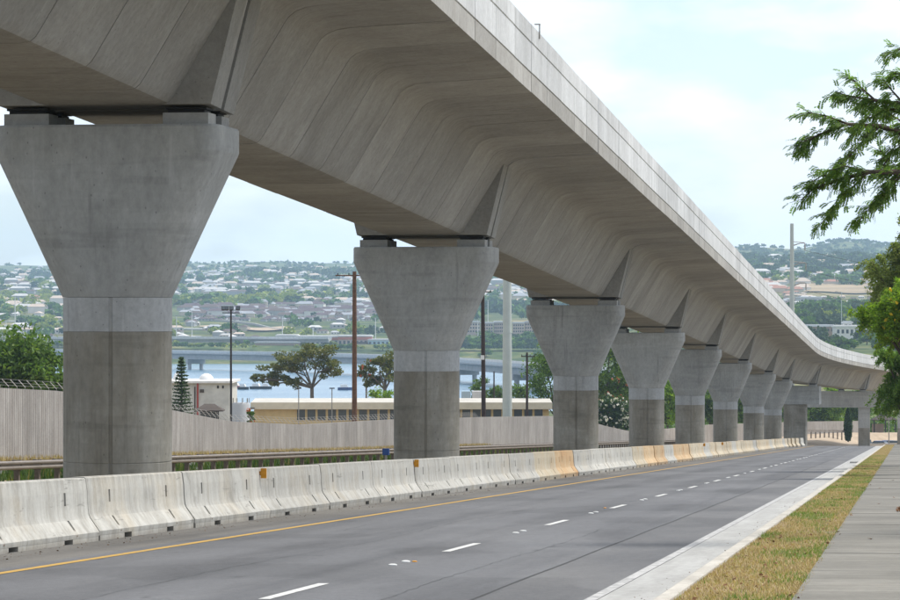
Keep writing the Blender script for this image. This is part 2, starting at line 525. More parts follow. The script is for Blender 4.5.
k = N('near_soil')
v = k.coords('Position', (1, 1, 1))
n1 = k.noise(v, 0.8, 6, 0.65)
n2 = k.noise(v, 6.0, 5, 0.7)
col = k.ramp(n1, [(0.33, (0.11, 0.12, 0.045)), (0.48, (0.23, 0.175, 0.10)), (0.68, (0.30, 0.225, 0.14))])
col = k.mix(1.0, col, k.ramp(n2, [(0.3, g3(0.7)), (0.7, g3(1.2))]), 'MULTIPLY')
M['soil'] = k.color(col, 0.95, 0, 0.1)

k = N('water')
v = k.coords('Position', (1, 0.35, 1))
wv = k.noise(v, 0.35, 5, 0.6)
k.bump(wv, 0.25, 0.6)
cc = k.mix(k.ramp(k.noise(k.coords('Position', (0.12, 1, 1)), 0.02, 6, 0.65), [(0.42, g3(0)), (0.58, g3(1))]), (0.045, 0.13, 0.215), (0.12, 0.22, 0.30))
M['water'] = k.color(cc, 0.22, 0, 0.5)

def leaf(name, stops, trans=0.35, rough=0.6):
    k = N(name)
    g = k.n("ShaderNodeNewGeometry")
    col = k.ramp(g.outputs['Random Per Island'], stops)
    k.color(col, rough, 0, 0.25)
    tr = k.n("ShaderNodeBsdfTranslucent")
    k.l(k.mix(1.0, col, (1.25, 1.35, 0.7), 'MULTIPLY'), tr.inputs['Color'])
    ms = k.n("ShaderNodeMixShader")
    ms.inputs[0].default_value = trans
    k.l(k.b.outputs[0], ms.inputs[1])
    k.l(tr.outputs[0], ms.inputs[2])
    k.l(ms.outputs[0], k.out.inputs['Surface'])
    return k.m

M['leaf_mid'] = leaf('mid_green_leaves', [(0, (0.045, 0.085, 0.02)), (0.5, (0.085, 0.155, 0.032)), (1, (0.155, 0.225, 0.05))], 0.45)
M['leaf_olive'] = leaf('olive_leaves', [(0, (0.06, 0.08, 0.022)), (0.55, (0.11, 0.125, 0.036)), (1, (0.19, 0.175, 0.06))])
M['leaf_dark'] = leaf('dark_green_leaves', [(0, (0.02, 0.042, 0.017)), (0.6, (0.038, 0.075, 0.027)), (1, (0.07, 0.115, 0.042))])
M['leaf_fresh'] = leaf('fresh_green_leaves', [(0, (0.10, 0.19, 0.022)), (0.5, (0.17, 0.28, 0.03)), (1, (0.28, 0.37, 0.05))], 0.55)
M['leaf_feather'] = leaf('feathery_leaves', [(0, (0.075, 0.15, 0.035)), (0.6, (0.14, 0.235, 0.055)), (1, (0.22, 0.31, 0.075))], 0.6)
M['leaf_pale'] = leaf('pale_feathery_leaves', [(0, (0.13, 0.18, 0.045)), (0.6, (0.21, 0.26, 0.075)), (1, (0.32, 0.34, 0.12))], 0.55)
M['flower_red'] = leaf('orange_red_flowers', [(0, (0.38, 0.07, 0.03)), (1, (0.5, 0.16, 0.07))], 0.2)
M['flower_white'] = leaf('white_flowers', [(0, (0.6, 0.57, 0.5)), (1, (0.75, 0.72, 0.66))], 0.2)
M['flower_yellow'] = leaf('yellow_flowers', [(0, (0.6, 0.42, 0.02)), (1, (0.7, 0.52, 0.04))], 0.2)
M['grass'] = leaf('verge_grass', [(0, (0.30, 0.205, 0.09)), (0.55, (0.34, 0.235, 0.105)), (0.62, (0.17, 0.18, 0.05)), (1, (0.10, 0.15, 0.03))], 0.3)
M['grass_green'] = leaf('green_weeds', [(0, (0.09, 0.16, 0.025)), (0.7, (0.15, 0.24, 0.04)), (1, (0.30, 0.29, 0.09))], 0.3)
M['weeds'] = leaf('dark_weeds', [(0, (0.03, 0.06, 0.014)), (0.6, (0.055, 0.10, 0.02)), (0.85, (0.09, 0.14, 0.03)), (1, (0.26, 0.2, 0.09))], 0.3)
M['grass_dry'] = leaf('dry_grass', [(0, (0.22, 0.14, 0.07)), (0.4, (0.40, 0.285, 0.14)), (0.8, (0.50, 0.385, 0.205)), (1, (0.26, 0.25, 0.08))], 0.3)
M['far_leaf'] = leaf('distant_leaves', [(0, (0.045, 0.095, 0.016)), (0.5, (0.075, 0.15, 0.024)), (1, (0.14, 0.22, 0.04))], 0.2, 0.9)
M['far_leaf2'] = leaf('distant_dark_leaves', [(0, (0.028, 0.055, 0.022)), (1, (0.06, 0.095, 0.036))], 0.2, 0.9)
M['far_leaf3'] = leaf('distant_yellow_green_leaves', [(0, (0.18, 0.24, 0.03)), (1, (0.30, 0.33, 0.06))], 0.2, 0.9)

# ================================================================== SETTING
# ---- terrain: polar sheet
angs = list(np.arange(-15, 15.01, 0.25)) + list(np.arange(20, 345, 5.0))
angs = np.array(angs)
rads = [2.0]
while rads[-1] < 9500:
    rads.append(rads[-1] * 1.024 + 0.3)
tv = []
for r in rads:
    for a in angs:
        X, Y = r * math.sin(R(a)), r * math.cos(R(a))
        tv.append((X, Y, ground(X, Y)))
na = len(angs)
i, j = np.meshgrid(np.arange(len(rads) - 1), np.arange(na), indexing='ij')
j2 = (j + 1) % na
tf = np.stack([i * na + j, i * na + j2, (i + 1) * na + j2, (i + 1) * na + j], -1).reshape(-1, 4)[:, ::-1]
me = np_mesh('terrain', tv, tf, M['terrain'], 4)
me.materials.append(M['soil'])
cx = np.array(tv)
rad_of = np.repeat(np.array(rads)[:-1], na)
me.polygons.foreach_set('material_index', (rad_of < 600).astype(np.int32))
me.shade_smooth()
tag(link('terrain', me), kind='structure')

mb = MB()
mb.add([(-6000, 700, WATER), (1500, 700, WATER), (1500, 2020, WATER), (-6000, 2020, WATER)], [(0, 1, 2, 3)])
tag(link('bay_water', mb.mesh('bay_water', M['water'])), kind='structure')

# ---- strips along the road, built in local (v, u) coordinates
ROADROT = (0, 0, -TH)
def strip(name, v0, v1, h, us, mat, parent=None, kind='structure', h1=None, road=True):
    vs, fs = [], []
    for k_, u in enumerate(us):
        z0 = (grade(u, v0) if road else plane(u, v0))
        z1 = (grade(u, v1) if road else plane(u, v1))
        vs += [(v0, u, z0 + h), (v1, u, z1 + (h if h1 is None else h1))]
        if k_:
            fs.append((2 * k_ - 2, 2 * k_ - 1, 2 * k_ + 1, 2 * k_))
    m_ = MB(); m_.add(vs, fs)
    o = link(name, m_.mesh(name, mat), parent, None if parent else (0, 0, 0), None if parent else ROADROT)
    if parent is None: tag(o, kind=kind)
    return o

US = [-40, 0, 20, 100, 200, 300, 365, 385, 410, 450, 500, 560, 650]
road = strip('road', -12.9, -2.93, 0.0, US, M['asphalt'])
# tar-sealed joint, lines, dashes
mb = MB()
for u in np.arange(20, 340, 0.8):
    w0 = 0.012 + 0.006 * random.random()
    x0 = -4.15 + 0.008 * math.sin(u * 0.7)
    x1 = -4.15 + 0.008 * math.sin((u + .8) * 0.7)
    mb.add([(x, q, plane(q, x) + .004) for x, q in ((x0 - w0, u), (x0 + w0, u), (x1 + w0, u + .8), (x1 - w0, u + .8))], [(0, 1, 2, 3)])
link('tar_seam', mb.mesh('tar_seam', M['tar']), road)
UL = [u for u in US if 0 <= u <= 365]
strip('edge_line', -10.36, -10.22, 0.004, UL, M['paint_yellow'], road)
strip('white_edge_line', -3.06, -2.94, 0.005, UL, M['paint_white_worn'], road)
for n_, u in enumerate(np.arange(17.5, 372, 12.13)):
    m_ = MB()
    m_.add([(x, q, plane(q, x) + .004) for x, q in ((-6.22, u), (-6.10, u), (-6.10, u + 3.15), (-6.22, u + 3.15))], [(0, 1, 2, 3)])
    link('lane_dash', m_.mesh('lane_dash', M['paint_white']), road)
studm = MB()
studm.loft([[(0.055 * math.cos(t), 0.055 * math.sin(t), z) for t in np.arange(0, 2 * math.pi, math.pi / 6)] for z in (0, 0.012)] +
           [[(0.03 * math.cos(t), 0.03 * math.sin(t), 0.02) for t in np.arange(0, 2 * math.pi, math.pi / 6)]])
for a0, u0, u1, amp in ((-7.9, 24, 66, .10), (-9.2, 50, 120, .12), (-5.0, 27, 52, .06), (-8.4, 88, 190, .15)):
    cm = MB(); x = a0; u = u0
    while u < u1:
        nx = a0 + amp * math.sin(u * .31) + random.uniform(-.035, .035); w0 = random.uniform(.002, .006)
        cm.add([(p, q, plane(q, p) + .003) for p, q in ((x - w0, u), (x + w0, u), (nx + w0, u + .45), (nx - w0, u + .45))], [(0, 1, 2, 3)])
        x = nx; u += .45
    link('sealed_crack', cm.mesh('sealed_crack', M['tar']), road)
stud_me = studm.mesh('road_stud', M['stud'], 40)
for u in np.arange(25.2, 330, 12.13):
    for du in (0, ) if random.random() < .5 else (0, 1.0):
        link('road_stud', stud_me, road, (-6.16, u + du, plane(u + du, -6.16) + .002))
studa = stud_me.copy(); studa.materials[0] = M['amber']
for u in (38.4, 66):
    link('road_stud', studa, road, (-6.3 + (u % 3) * .1, u, plane(u, -6.3) + .002)).scale = (.6, .6, .8)

strip('gutter', -2.93, -2.25, 0.004, US, M['gutter'], h1=0.012)
mb = MB()
kp = [(-2.25, -0.14), (-2.25, 0.02), (-2.215, 0.13), (-2.19, 0.145), (-2.04, 0.148), (-2.04, -0.14)]
rings = [[(x, u, grade(u, x) + z) for x, z in kp] for u in US]
mb.loft(rings)
kerb = tag(link('kerb', mb.mesh('kerb', M['kerb']), None, (0, 0, 0), ROADROT), kind='structure')
verge = strip('verge_soil', -2.04, -0.98, 0.115, US, M['soil'], road=True)
side = strip('sidewalk_bed', -0.98, 1.25, 0.09, US, M['soil'], road=True)
strip('roadside_ground', 1.25, 42, 0.115, US, M['soil'], road=True)
strip('median_soil', -30.5, -12.9, -0.02, [u for u in US if u <= 450], M['soil'], road=False)
strip('opposite_carriageway', -44, -30.5, 0.0, [u for u in US if u <= 450], M['asphalt'], road=False)
# sidewalk slabs
sl = 2.4
bm_ = MB()
bm_.loft([[(-1.08, y, z) for y, z in ((0.006, 0.0), (0.0, -0.1), (sl - .008, -0.1), (sl - .014, 0.0))], [(1.08, y, z) for y, z in ((0.006, 0.0), (0.0, -0.1), (sl - .008, -0.1), (sl - .014, 0.0))]])
slab_me = bm_.mesh('paving_slab', M['slab'])
for n_ in range(150):
    u = 12 + n_ * sl
    o = link('paving_slab', slab_me, side, (0.1, u, plane(u) + 0.14 + random.uniform(-.004, .004)), (-PITCH + random.uniform(-.0015, .0015), -KY * S_ + random.uniform(-.002, .002), 0))

# far earth bank beyond the barriers
vs_, fs_ = [], []
UU = list(np.arange(376, 640, 6.0)); VV = [-95, -80, -65, -50, -40, -30, -22, -17, -14, -12, -10, -9, -8, -7, -6, -3, 0, 4, 8, 12]
def bank_h(v, u):
    edge = -12.6 + 5.0 * sm(u, 395, 425) + 24.0 * sm(u, 522, 556)
    return -0.30 + (0.75 * sm(u, 392, 450) + 1.0 * sm(u, 480, 545)) * sm(edge - v, 0.0, 4.5) * sm(v, -36, -20) + 0.1 * math.sin(u * .7 + v) * sm(u, 384, 432)
for u in UU:
    for v in VV:
        vs_.append((v, u, plane(u, v) + bank_h(v, u)))
nv = len(VV)
for a in range(len(UU) - 1):
    for b in range(nv - 1):
        fs_.append((a * nv + b, a * nv + b + 1, (a + 1) * nv + b + 1, (a + 1) * nv + b))
mb = MB(); mb.add(vs_, fs_)
me = mb.mesh('earth_bank', M['tan']); me.shade_smooth()
tag(link('earth_bank', me, None, (0, 0, 0), ROADROT), kind='structure')

# ================================================================== GUIDEWAY
VC, RC, UC = -14.0, 750.0, 318.0
def gpath(s):
    """distance along the guideway -> (v, u, heading to the right)"""
    if s <= UC: return VC, s, 0.0
    a = (s - UC) / RC
    return VC + RC * (1 - math.cos(a)), UC + RC * math.sin(a), a
COLS = [54.4, 91.0, 133.4, 170.8, 206.0, 247.5, 294.5, 334.0, 372.0, 422.0, 467.0, 509.0]
GB = 7.43            # soffit above the road plane
CT = 7.11            # column top

half = [(1.02, 0), (1.15, .025), (1.235, .10), (1.30, .20), (2.36, 1.98), (2.45, 2.11), (2.58, 2.21), (2.78, 2.285), (3.05, 2.32), (5.04, 2.43), (5.11, 2.445), (5.11, 2.89)]
PROF = half + [(-x, z) for x, z in half[::-1]]
PARA = [(4.860, 2.90), (5.060, 2.90), (5.060, 2.925), (5.110, 2.935), (5.110, 3.62), (5.085, 3.63), (5.085, 3.66), (5.110, 3.67), (5.110, 4.09), (5.090, 4.11), (4.880, 4.11)]
DIA = [(-1.93, -.004), (1.93, -.004), (2.43, 2.06), (-2.43, 2.06)]
ordn = ['first', 'second', 'third', 'fourth', 'fifth', 'sixth', 'seventh', 'eighth', 'ninth', 'tenth', 'eleventh', 'twelfth']
spans = [(16.0, COLS[0])] + [(COLS[i], COLS[i + 1]) for i in range(len(COLS) - 1)]
for si, (s0, s1) in enumerate(spans):
    L = s1 - s0 - 0.16
    v, u, h = gpath(s0 + 0.08)
    if si == 0:
        lab = 'near guideway span overhead at the top left corner, resting on the largest column'
    elif s0 < COLS[8]:
        lab = 'concrete guideway span between the %s and %s piers counted from the largest one' % (ordn[si - 1], ordn[si])
    elif s0 == COLS[8]:
        lab = 'concrete guideway span from the square pier cap to the long crossbeam'
    else:
        lab = ['concrete guideway span just past the long crossbeam, partly behind the green tree', 'farthest concrete guideway span hidden behind the tree'][min(1, si - 10)]
    t = thing('guideway_span', lab, 'guideway span', W(v, u, GB), (0, 0, -TH - h), 'spans of the elevated guideway')
    n = max(8, round(L / 3.3))
    ls = L / n
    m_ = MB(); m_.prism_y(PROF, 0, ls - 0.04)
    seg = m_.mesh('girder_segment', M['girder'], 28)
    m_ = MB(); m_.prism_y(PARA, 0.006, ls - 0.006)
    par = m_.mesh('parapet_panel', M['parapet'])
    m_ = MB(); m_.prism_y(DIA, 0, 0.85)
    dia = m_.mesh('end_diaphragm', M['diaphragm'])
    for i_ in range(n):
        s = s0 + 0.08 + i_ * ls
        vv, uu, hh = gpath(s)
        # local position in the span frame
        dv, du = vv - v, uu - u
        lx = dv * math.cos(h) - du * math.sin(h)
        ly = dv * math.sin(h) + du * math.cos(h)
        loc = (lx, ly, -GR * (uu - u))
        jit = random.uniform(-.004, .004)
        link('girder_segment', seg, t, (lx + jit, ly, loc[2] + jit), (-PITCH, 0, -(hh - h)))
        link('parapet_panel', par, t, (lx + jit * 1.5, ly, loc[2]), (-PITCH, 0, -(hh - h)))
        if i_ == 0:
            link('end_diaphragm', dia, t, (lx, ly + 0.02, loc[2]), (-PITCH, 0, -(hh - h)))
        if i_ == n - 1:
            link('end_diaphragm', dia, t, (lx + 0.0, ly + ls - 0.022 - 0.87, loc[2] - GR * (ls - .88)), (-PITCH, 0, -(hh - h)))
    m_ = MB()
    for i_ in range(n):
        vv, uu, hh = gpath(s0 + 0.08 + i_ * ls)
        dv, du = vv - v, uu - u
        lx = dv * math.cos(h) - du * math.sin(h); ly = dv * math.sin(h) + du * math.cos(h)
        Mx = Matrix.Translation((lx, ly, -GR * (uu - u))) @ Matrix.Rotation(-(hh - h), 4, 'Z') @ Matrix.Rotation(-PITCH, 4, 'X')
        q = [(-x, z) for x, z in PARA]
        m_.loft([[Mx @ Vector((x, y, z)) for x, z in q] for y in (0.006, ls - .006)])
    tag(link('far_parapet', m_.mesh('far_parapet', M['parapet']), t), kind='stuff')
    if si == 1:
        m_ = MB()
        m_.box((0, 0, 0.06), (0.03, 0.03, 0.2)); m_.box((-0.05, 0, 0.16), (0.14, 0.14, 0.02)); m_.box((0, 0, -.1), (0.03, .08, .2))
        link('cable_bracket', m_.mesh('cable_bracket', M['steel']), t, (5.13, 21.5, 4.13 - GR * 21.5))

# columns
def ring(rx, ry, rc, z, n=12):
    """rounded rectangle half sizes rx, ry, corner radius rc"""
    pts = []
    for q, (sx, sy) in enumerate(((1, -1), (1, 1), (-1, 1), (-1, -1))):
        a0 = -math.pi / 2 + q * math.pi / 2
        for k_ in range(n):
            a = a0 + (math.pi / 2) * k_ / (n - 1)
            pts.append((sx * (rx - rc) + rc * math.cos(a), sy * (ry - rc) + rc * math.sin(a), z))
    return pts

def shaft_ring(z, r=0.975):
    pts = []
    na_ = R(-90 + 7)                                 # the grooved form seam faces the traffic
    for k_ in range(56):
        a = na_ + R(2.2) + (2 * math.pi - R(4.4)) * k_ / 55
        pts.append((r * math.cos(a), r * math.sin(a), z))
    for a in (na_ - R(1.4), na_ + R(1.4)):
        pts.append(((r - .03) * math.cos(a), (r - .03) * math.sin(a), z))
    return pts

m_ = MB()
zs = [-0.6, 1.09, 1.095, 1.11, 1.115, 3.44]
rr = [.975, .975, .967, .967, .975, .975]
m_.loft([shaft_ring(z, r) for z, r in zip(zs, rr)])
shaft_me = m_.mesh('shaft', M['shaft'], 35)
m_ = MB(); m_.loft([shaft_ring(3.444, .978), shaft_ring(4.05, .978)])
collar_me = m_.mesh('collar', M['collar'], 35)
m_ = MB()
rings = []
for k_ in range(0, 13):
    t_ = k_ / 12
    z = 4.055 + (6.63 - 4.055) * t_
    e = t_ ** 1.04
    rx = 0.985 + (2.06 - 0.985) * e
    ry = 0.985 + (1.10 - 0.985) * t_
    rc = 0.985 + (0.42 - 0.985) * t_ ** 0.8
    rings.append(ring(rx, ry, rc, z))
rings += [ring(2.075, 1.11, .43, 6.67), ring(2.075, 1.11, .43, 7.07), ring(2.05, 1.085, .41, 7.11)]
m_.loft(rings)
cap_me = m_.mesh('capital', M['capital'], 22)
m_ = MB(); m_.box((0, 0, 0.105), (0.82, 0.62, 0.21)); 
block_me = m_.mesh('bearing_block', M['block'])
m_ = MB(); m_.box((0, 0, 0.235), (0.66, 0.5, 0.05)); m_.box((0, 0, 0.29), (0.74, 0.56, 0.04))
pad_me = m_.mesh('bearing_pad', M['dark'])
col_notes = ['largest flared column at the left with an earth-stained lower shaft', 'second flared column, in front of the yellow warehouse roof',
             'third flared column, right of the thick pale steel pole', 'fourth flared column, right of the white-flowered bush',
             'fifth flared column, behind the rust-tinted barriers', 'sixth flared column from the left',
             'seventh flared column, third from last of the round ones towards the crossbeam', 'smallest flared column, directly before the square-capped pier']
col_notes[6] = 'seventh flared column, partly overlapping the smallest flared one behind it'
col0 = None
for i_, s in enumerate(COLS[:8]):
    v, u, h = gpath(s)
    loc = W(v, u, 0)
    if col0 is None:
        t = col0 = thing('flared_column', col_notes[0], 'column', loc, (0, 0, -TH), 'flared guideway columns')
        link('shaft', shaft_me, t); link('collar', collar_me, t); link('capital', cap_me, t)
        for sx in (-1, 1):
            for sy in (-1, 1):
                b = link('bearing_block', block_me, t, (sx * 1.45, sy * 0.55, CT))
                link('bearing_pad', pad_me, b)
    else:
        t = copy_tree(col0)
        t.location = loc; t.rotation_euler = (0, 0, -TH - h); t['label'] = col_notes[i_]

# square-capped pier (ninth) and the straddle bent (tenth)
v, u, h = gpath(COLS[8])
t = thing('square_pier', 'square-capped concrete pier beside the flared columns, just before the long crossbeam', 'pier', W(v, u, 0), (0, 0, -TH - h))
m_ = MB(); m_.loft([ring(1.32, 1.0, .12, -0.8, 4), ring(1.32, 1.0, .12, 5.0, 4)])
link('shaft', m_.mesh('shaft', M['shaft']), t, (-0.65, 0, 0))
m_ = MB(); m_.loft([ring(2.25, 1.2, .04, 4.95, 4), ring(2.25, 1.2, .04, 7.11, 4)])
link('pier_cap', m_.mesh('pier_cap', M['capital']), t, (0.05, 0, 0))
for sx in (-1, 1):
    for sy in (-1, 1):
        b = link('bearing_block', block_me, t, (sx * 1.45, sy * .55, CT)); link('bearing_pad', pad_me, b)
v, u, h = gpath(COLS[9])
t = thing('straddle_bent', 'long grey crossbeam on square posts spanning the far end of the road', 'crossbeam', W(-6.2, u, 0), (0, 0, -TH))
m_ = MB(); m_.loft([ring(8.6, 1.1, .05, 4.95, 4), ring(8.6, 1.1, .05, 7.11, 4)])
link('crossbeam', m_.mesh('crossbeam', M['capital']), t)
m_ = MB(); m_.loft([ring(.78, .78, .06, -2.2, 4), ring(.78, .78, .06, 2.2, 4)])
lo = m_.mesh('lower_shaft', M['shaft'])
m_ = MB(); m_.loft([ring(.785, .785, .06, 2.203, 4), ring(.785, .785, .06, 4.945, 4)])
hi = m_.mesh('post', M['capital'])
for x in (-7.6, 1.0, 6.2):
    p_ = link('post', hi, t, (x, 0, 0)); link('lower_shaft', lo, p_)
for sx in (-1, 1):
    for sy in (-1, 1):
        b = link('bearing_block', block_me, t, (v + 6.2 + sx * 1.45, sy * .55, CT)); link('bearing_pad', pad_me, b)

# ================================================================== JERSEY BARRIERS
BL = 6.3
def barrier_mesh(seed):
    rr_ = random.Random(seed)
    hp = [(0.335, 0.085), (0.345, 0.16), (0.305, 0.225), (0.30, 0.23), (0.205, 0.38), (0.20, 0.385), (0.172, 0.46), (0.157, 0.62), (0.156, 0.63), (0.147, 0.83), (0.146, 0.84), (0.118, 1.05), (0.095, 1.07)]
    hp = [(x, 0.085 + (z - 0.085) * 0.885) for x, z in hp]
    ysl = [0.0, 0.03]
    slots = [1.25, 4.95]
    for y in slots:
        ysl += [y - .05, y - .045, y + .045, y + .05]
    ysl += [2.4, 3.8, BL - .10, BL - .07]
    ysl = sorted(ysl)
    rings = []
    for y in ysl:
        ins = any(abs(y - s_) < .046 for s_ in slots)
        end = y in (ysl[0], ysl[-1])
        pts = []
        for k_, (x, z) in enumerate(hp):
            xx = x - (0.07 if ins and k_ in (3, 4, 8, 9) else 0) - (0.012 if end else 0) 
            pts.append((xx, y, z + 0))
        for k_, (x, z) in enumerate(hp[::-1]):
            pts.append((-x, y, z))
        rings.append(pts)
    m_ = MB(); m_.loft(rings)
    # feet between the two drainage gaps
    g = [(0.03, 1.5), (1.95, 4.3), (4.75, BL - .10)]
    for a, b in g:
        m_.loft([[(-.335, y, z) for y, z in ((a, 0), (b, 0), (b, .087), (a, .087))], [(.333, y, z) for y, z in ((a, 0), (b, 0), (b, .087), (a, .087))]])
    return m_.mesh('jersey_barrier', M['barrier'], 25)
bms = [barrier_mesh(s_) for s_ in range(5)]
def stain_mesh():
    m_ = MB()
    m_.add([(0.3465, -.02, 0.125), (.3465, .035, .125), (0.306, .04, .207), (.306, -.04, .207)], [(0, 1, 2, 3)])
    return m_.mesh('rust_streak', M['rust'])
stain_me = stain_mesh()
m_ = MB(); m_.box((0, 0, 0), (.11, .03, .19)); m_.box((-.07, 0.01, 0), (.06, .02, .08))
refl_me = m_.mesh('reflector', M['amber'])
orange = {19: 'o', 23: 'o', 24: 'o', 25: 'o', 27: 'o'}
bnames = []
nb = 51
barr_orange = {k_: None for k_ in orange}
b_start = 45.0 - 2 * BL + 0.2
barriers = []
for i_ in range(nb):
    u = b_start + i_ * BL
    z_depth = u * C_ + 12.3 * S_
    px = 450 + 3100 * ((-12.3 * C_ + u * S_) / z_depth)
    me = bms[i_ % 5]
    kindc = 'white'
    if 548 < px < 566: kindc = 'orange'
    elif 620 < px < 652: kindc = 'tan' if px < 636 else 'orange'
    elif 655 < px < 668: kindc = 'white'
    elif 668 < px < 690: kindc = 'orange' if px < 680 else 'tan'
    elif px >= 700: kindc = 'tan' if i_ % 5 else 'white'
    elif 690 <= px < 700: kindc = 'tan'
    elif 520 < px < 548: kindc = 'tan' if px < 535 else 'white'
    dv = 0.0
    if i_ >= nb - 5: dv = 0.10 * (i_ - (nb - 5)) ** 1.5
    # the row is laid out a little unevenly
    o = link('jersey_barrier', me, None, W(-12.24 + random.uniform(-.015, .015) + dv, u, -0.004 - .009 * (i_ % 3 == 1)), (-PITCH, 0, -TH + random.uniform(-.005, .005) - dv * .03))
    if kindc != 'white':
        key = 'barrier_' + kindc
        o.material_slots[0].link = 'OBJECT'
        o.material_slots[0].material = M[key]
    o['px'] = px
    o['tone'] = kindc
    barriers.append(o)
    if u < 160:
        for s_ in (1.25, 4.95):
            st_ = link('rust_streak', stain_me, o, (0.0015, s_, 0))
cnt = {}
for i_, o in enumerate(barriers):
    px, tone = o['px'], o['tone']
    del o['px']; del o['tone']
    tonew = {'white': 'chalky white', 'tan': 'rust-tinted tan', 'orange': 'orange-stained'}[tone]
    grp = 'concrete barriers along the road'
    lab = None
    if px < 0: lab = 'chalky white concrete barrier cut off by the left edge of the picture'
    elif px < 91: lab = 'chalky white concrete barrier in front of the left side of the largest column'
    elif px < 180: lab = 'chalky white concrete barrier whose top hides the foot of the largest column'
    seen_w = 3100 * 12.3 * BL / (z_ := (b_start + i_ * BL)) ** 2
    if lab is None:
        if u and seen_w > 8:
            lab = 'chalky white concrete barrier, number %d' % i_
        else:
            lab = '%s concrete barrier in the distant run below the far columns' % tonew
    tag(o, lab, 'barrier', grp)
    o['_i'] = i_
# explicit labels for the readable ones, left to right
explicit = {0: 'chalky white concrete barrier at the far left edge, mostly outside the picture',
            1: 'chalky white concrete barrier below the left guardrail end, first with its joint in view',
            2: 'chalky white concrete barrier hiding the foot of the largest column',
            3: 'chalky white concrete barrier just right of the largest column, ending at an amber reflector',
            4: 'chalky white concrete barrier starting right after the first amber reflector',
            5: 'chalky white concrete barrier directly left of the second column, below the blue marker',
            6: 'chalky white concrete barrier ending at the second amber reflector, in front of the second column',
            7: 'chalky white concrete barrier right of the second amber reflector',
            8: 'chalky white concrete barrier beneath the dark tarred pole',
            9: 'chalky white concrete barrier below the thick pale steel pole'}
explicit2 = {10: 'chalky white concrete barrier just left of the tan one beside the third column',
             11: 'tan-tinted concrete barrier directly left of the orange one at the third column',
             12: 'orange-stained concrete barrier in front of the third column',
             13: 'chalky white concrete barrier directly right of the orange one at the third column',
             14: 'chalky white concrete barrier below the right edge of the third column',
             15: 'chalky white concrete barrier below the bush with white flowers',
             16: 'chalky white concrete barrier just left of the tan one at the fourth column',
             17: 'tan concrete barrier below the left edge of the fourth column',
             18: 'orange-stained concrete barrier in front of the middle of the fourth column',
             19: 'orange-stained concrete barrier below the right half of the fourth column',
             20: 'lone white barrier between orange-stained ones, right of the fourth column',
             21: 'orange-stained barrier directly right of the lone white one',
             22: 'orange-stained barrier below the left edge of the fifth column',
             23: 'tan barrier in front of the middle of the fifth column',
             24: 'tan barrier with an amber reflector below the fifth column',
             25: 'white barrier among tan ones below the right edge of the fifth column',
             27: 'tan barrier with an amber reflector left of the sixth column',
             30: 'white barrier among tan ones in front of the sixth column',
             35: 'white barrier among tan ones in front of the seventh column',
             40: 'white barrier among tan ones in front of the smallest flared column',
             45: 'white barrier among tan ones left of the square-capped pier',
             50: 'last white barrier at the far end of the row'}
for o in barriers:
    i_ = o['_i']; del o['_i']
    if i_ in explicit:
        o['label'] = explicit[i_]
    elif i_ in explicit2:
        o['label'] = explicit2[i_]
    else:
        o['label'] = 'rust-tinted tan barrier in the distant run ' + ('around the sixth column' if i_ < 33 else ('before the seventh and eighth columns' if i_ < 44 else 'at its far end beside the square-capped pier'))
for b_i, y in ((3, BL - .1), (6, BL - .1)):
    link('reflector', refl_me, barriers[b_i], (0.21, y, 0.85))
for b_i in (24, 27):
    link('reflector', refl_me, barriers[b_i], (0.21, BL - .1, 0.85))

# ================================================================== GUARDRAIL
t = thing('guardrail', 'rusty steel guardrail on short posts between the columns and the ribbed wall', 'guardrail', W(-28.3, 60, 0), (0, 0, -TH))
wprof = [(0.0, .42), (.05, .46), (.05, .50), (-.02, .545), (-.02, .575), (.05, .62), (.05, .66), (0, .70)]
def rail_part(xo, sgn, u0, u1):
    m_ = MB()
    a = [(xo + sgn * x, z) for x, z in wprof]
    b = [(xo + sgn * (x - .02), z) for x, z in wprof[::-1]]
    m_.loft([[(x, u - 60, plane(u) - plane(60) + z) for x, z in a + b] for u in (u0, u1)])
    return m_.mesh('rail', M['rail'])
for a in range(60, 396, 12):
    link('rail', rail_part(.16, 1, a, a + 11.99), t)
    link('rail', rail_part(-.16, -1, a + .1, a + 12.05), t)
m_ = MB(); m_.box((0, 0, .33), (.16, .2, .78)); m_.box((0.1, 0, .56), (.1, .15, .34)); m_.box((-0.1, 0, .56), (.1, .15, .34))
post_me = m_.mesh('post', M['post'])
for u in np.arange(61, 396, 2.4):
    link('post', post_me, t, (0, u - 60, plane(u) - plane(60)))
t = thing('guardrail', 'short grey guardrail along the top of the far earth bank', 'guardrail', at(800, 436, 488))
p0 = at(800, 436, 488); p1 = at(853, 436, 512)
dr = (p1 - p0); ln = dr.length; dr.normalize(); an = math.atan2(dr.y, dr.x)
m_ = MB(); m_.loft([[(x, y, z) for y, z in ((-.05, .62), (-.02, .74), (-.06, .78), (-.02, .82), (-.05, .94), (.0, .94), (.03, .78), (.0, .62))] for x in (0, ln)])
link('rail', m_.mesh('rail', M['rail']), t, (0, 0, 0), (0, -math.asin(dr.z), an))
m_ = MB(); m_.box((0, 0, .1), (.18, .2, 1.7)); pm2 = m_.mesh('post', M['post'])
for k_ in range(int(ln / 2.2)):
    link('post', pm2, t, tuple(dr * (1 + k_ * 2.2) + Vector((0, .16, 0))))
# small blue marker standing behind the barrier
t = thing('blue_marker', 'small blue marker box on a post behind the barrier left of the second column', 'marker', W(-13.3, 79.5, 0), (0, 0, -TH))
m_ = MB(); m_.box((0, 0, .6), (.05, .05, 1.1)); link('post', m_.mesh('post', M['steel']), t)
m_ = MB(); m_.loft([ring(.09, .05, .02, 1.03, 3), ring(.09, .05, .02, 1.20, 3)]); link('marker_box', m_.mesh('marker_box', M['blue']), t)

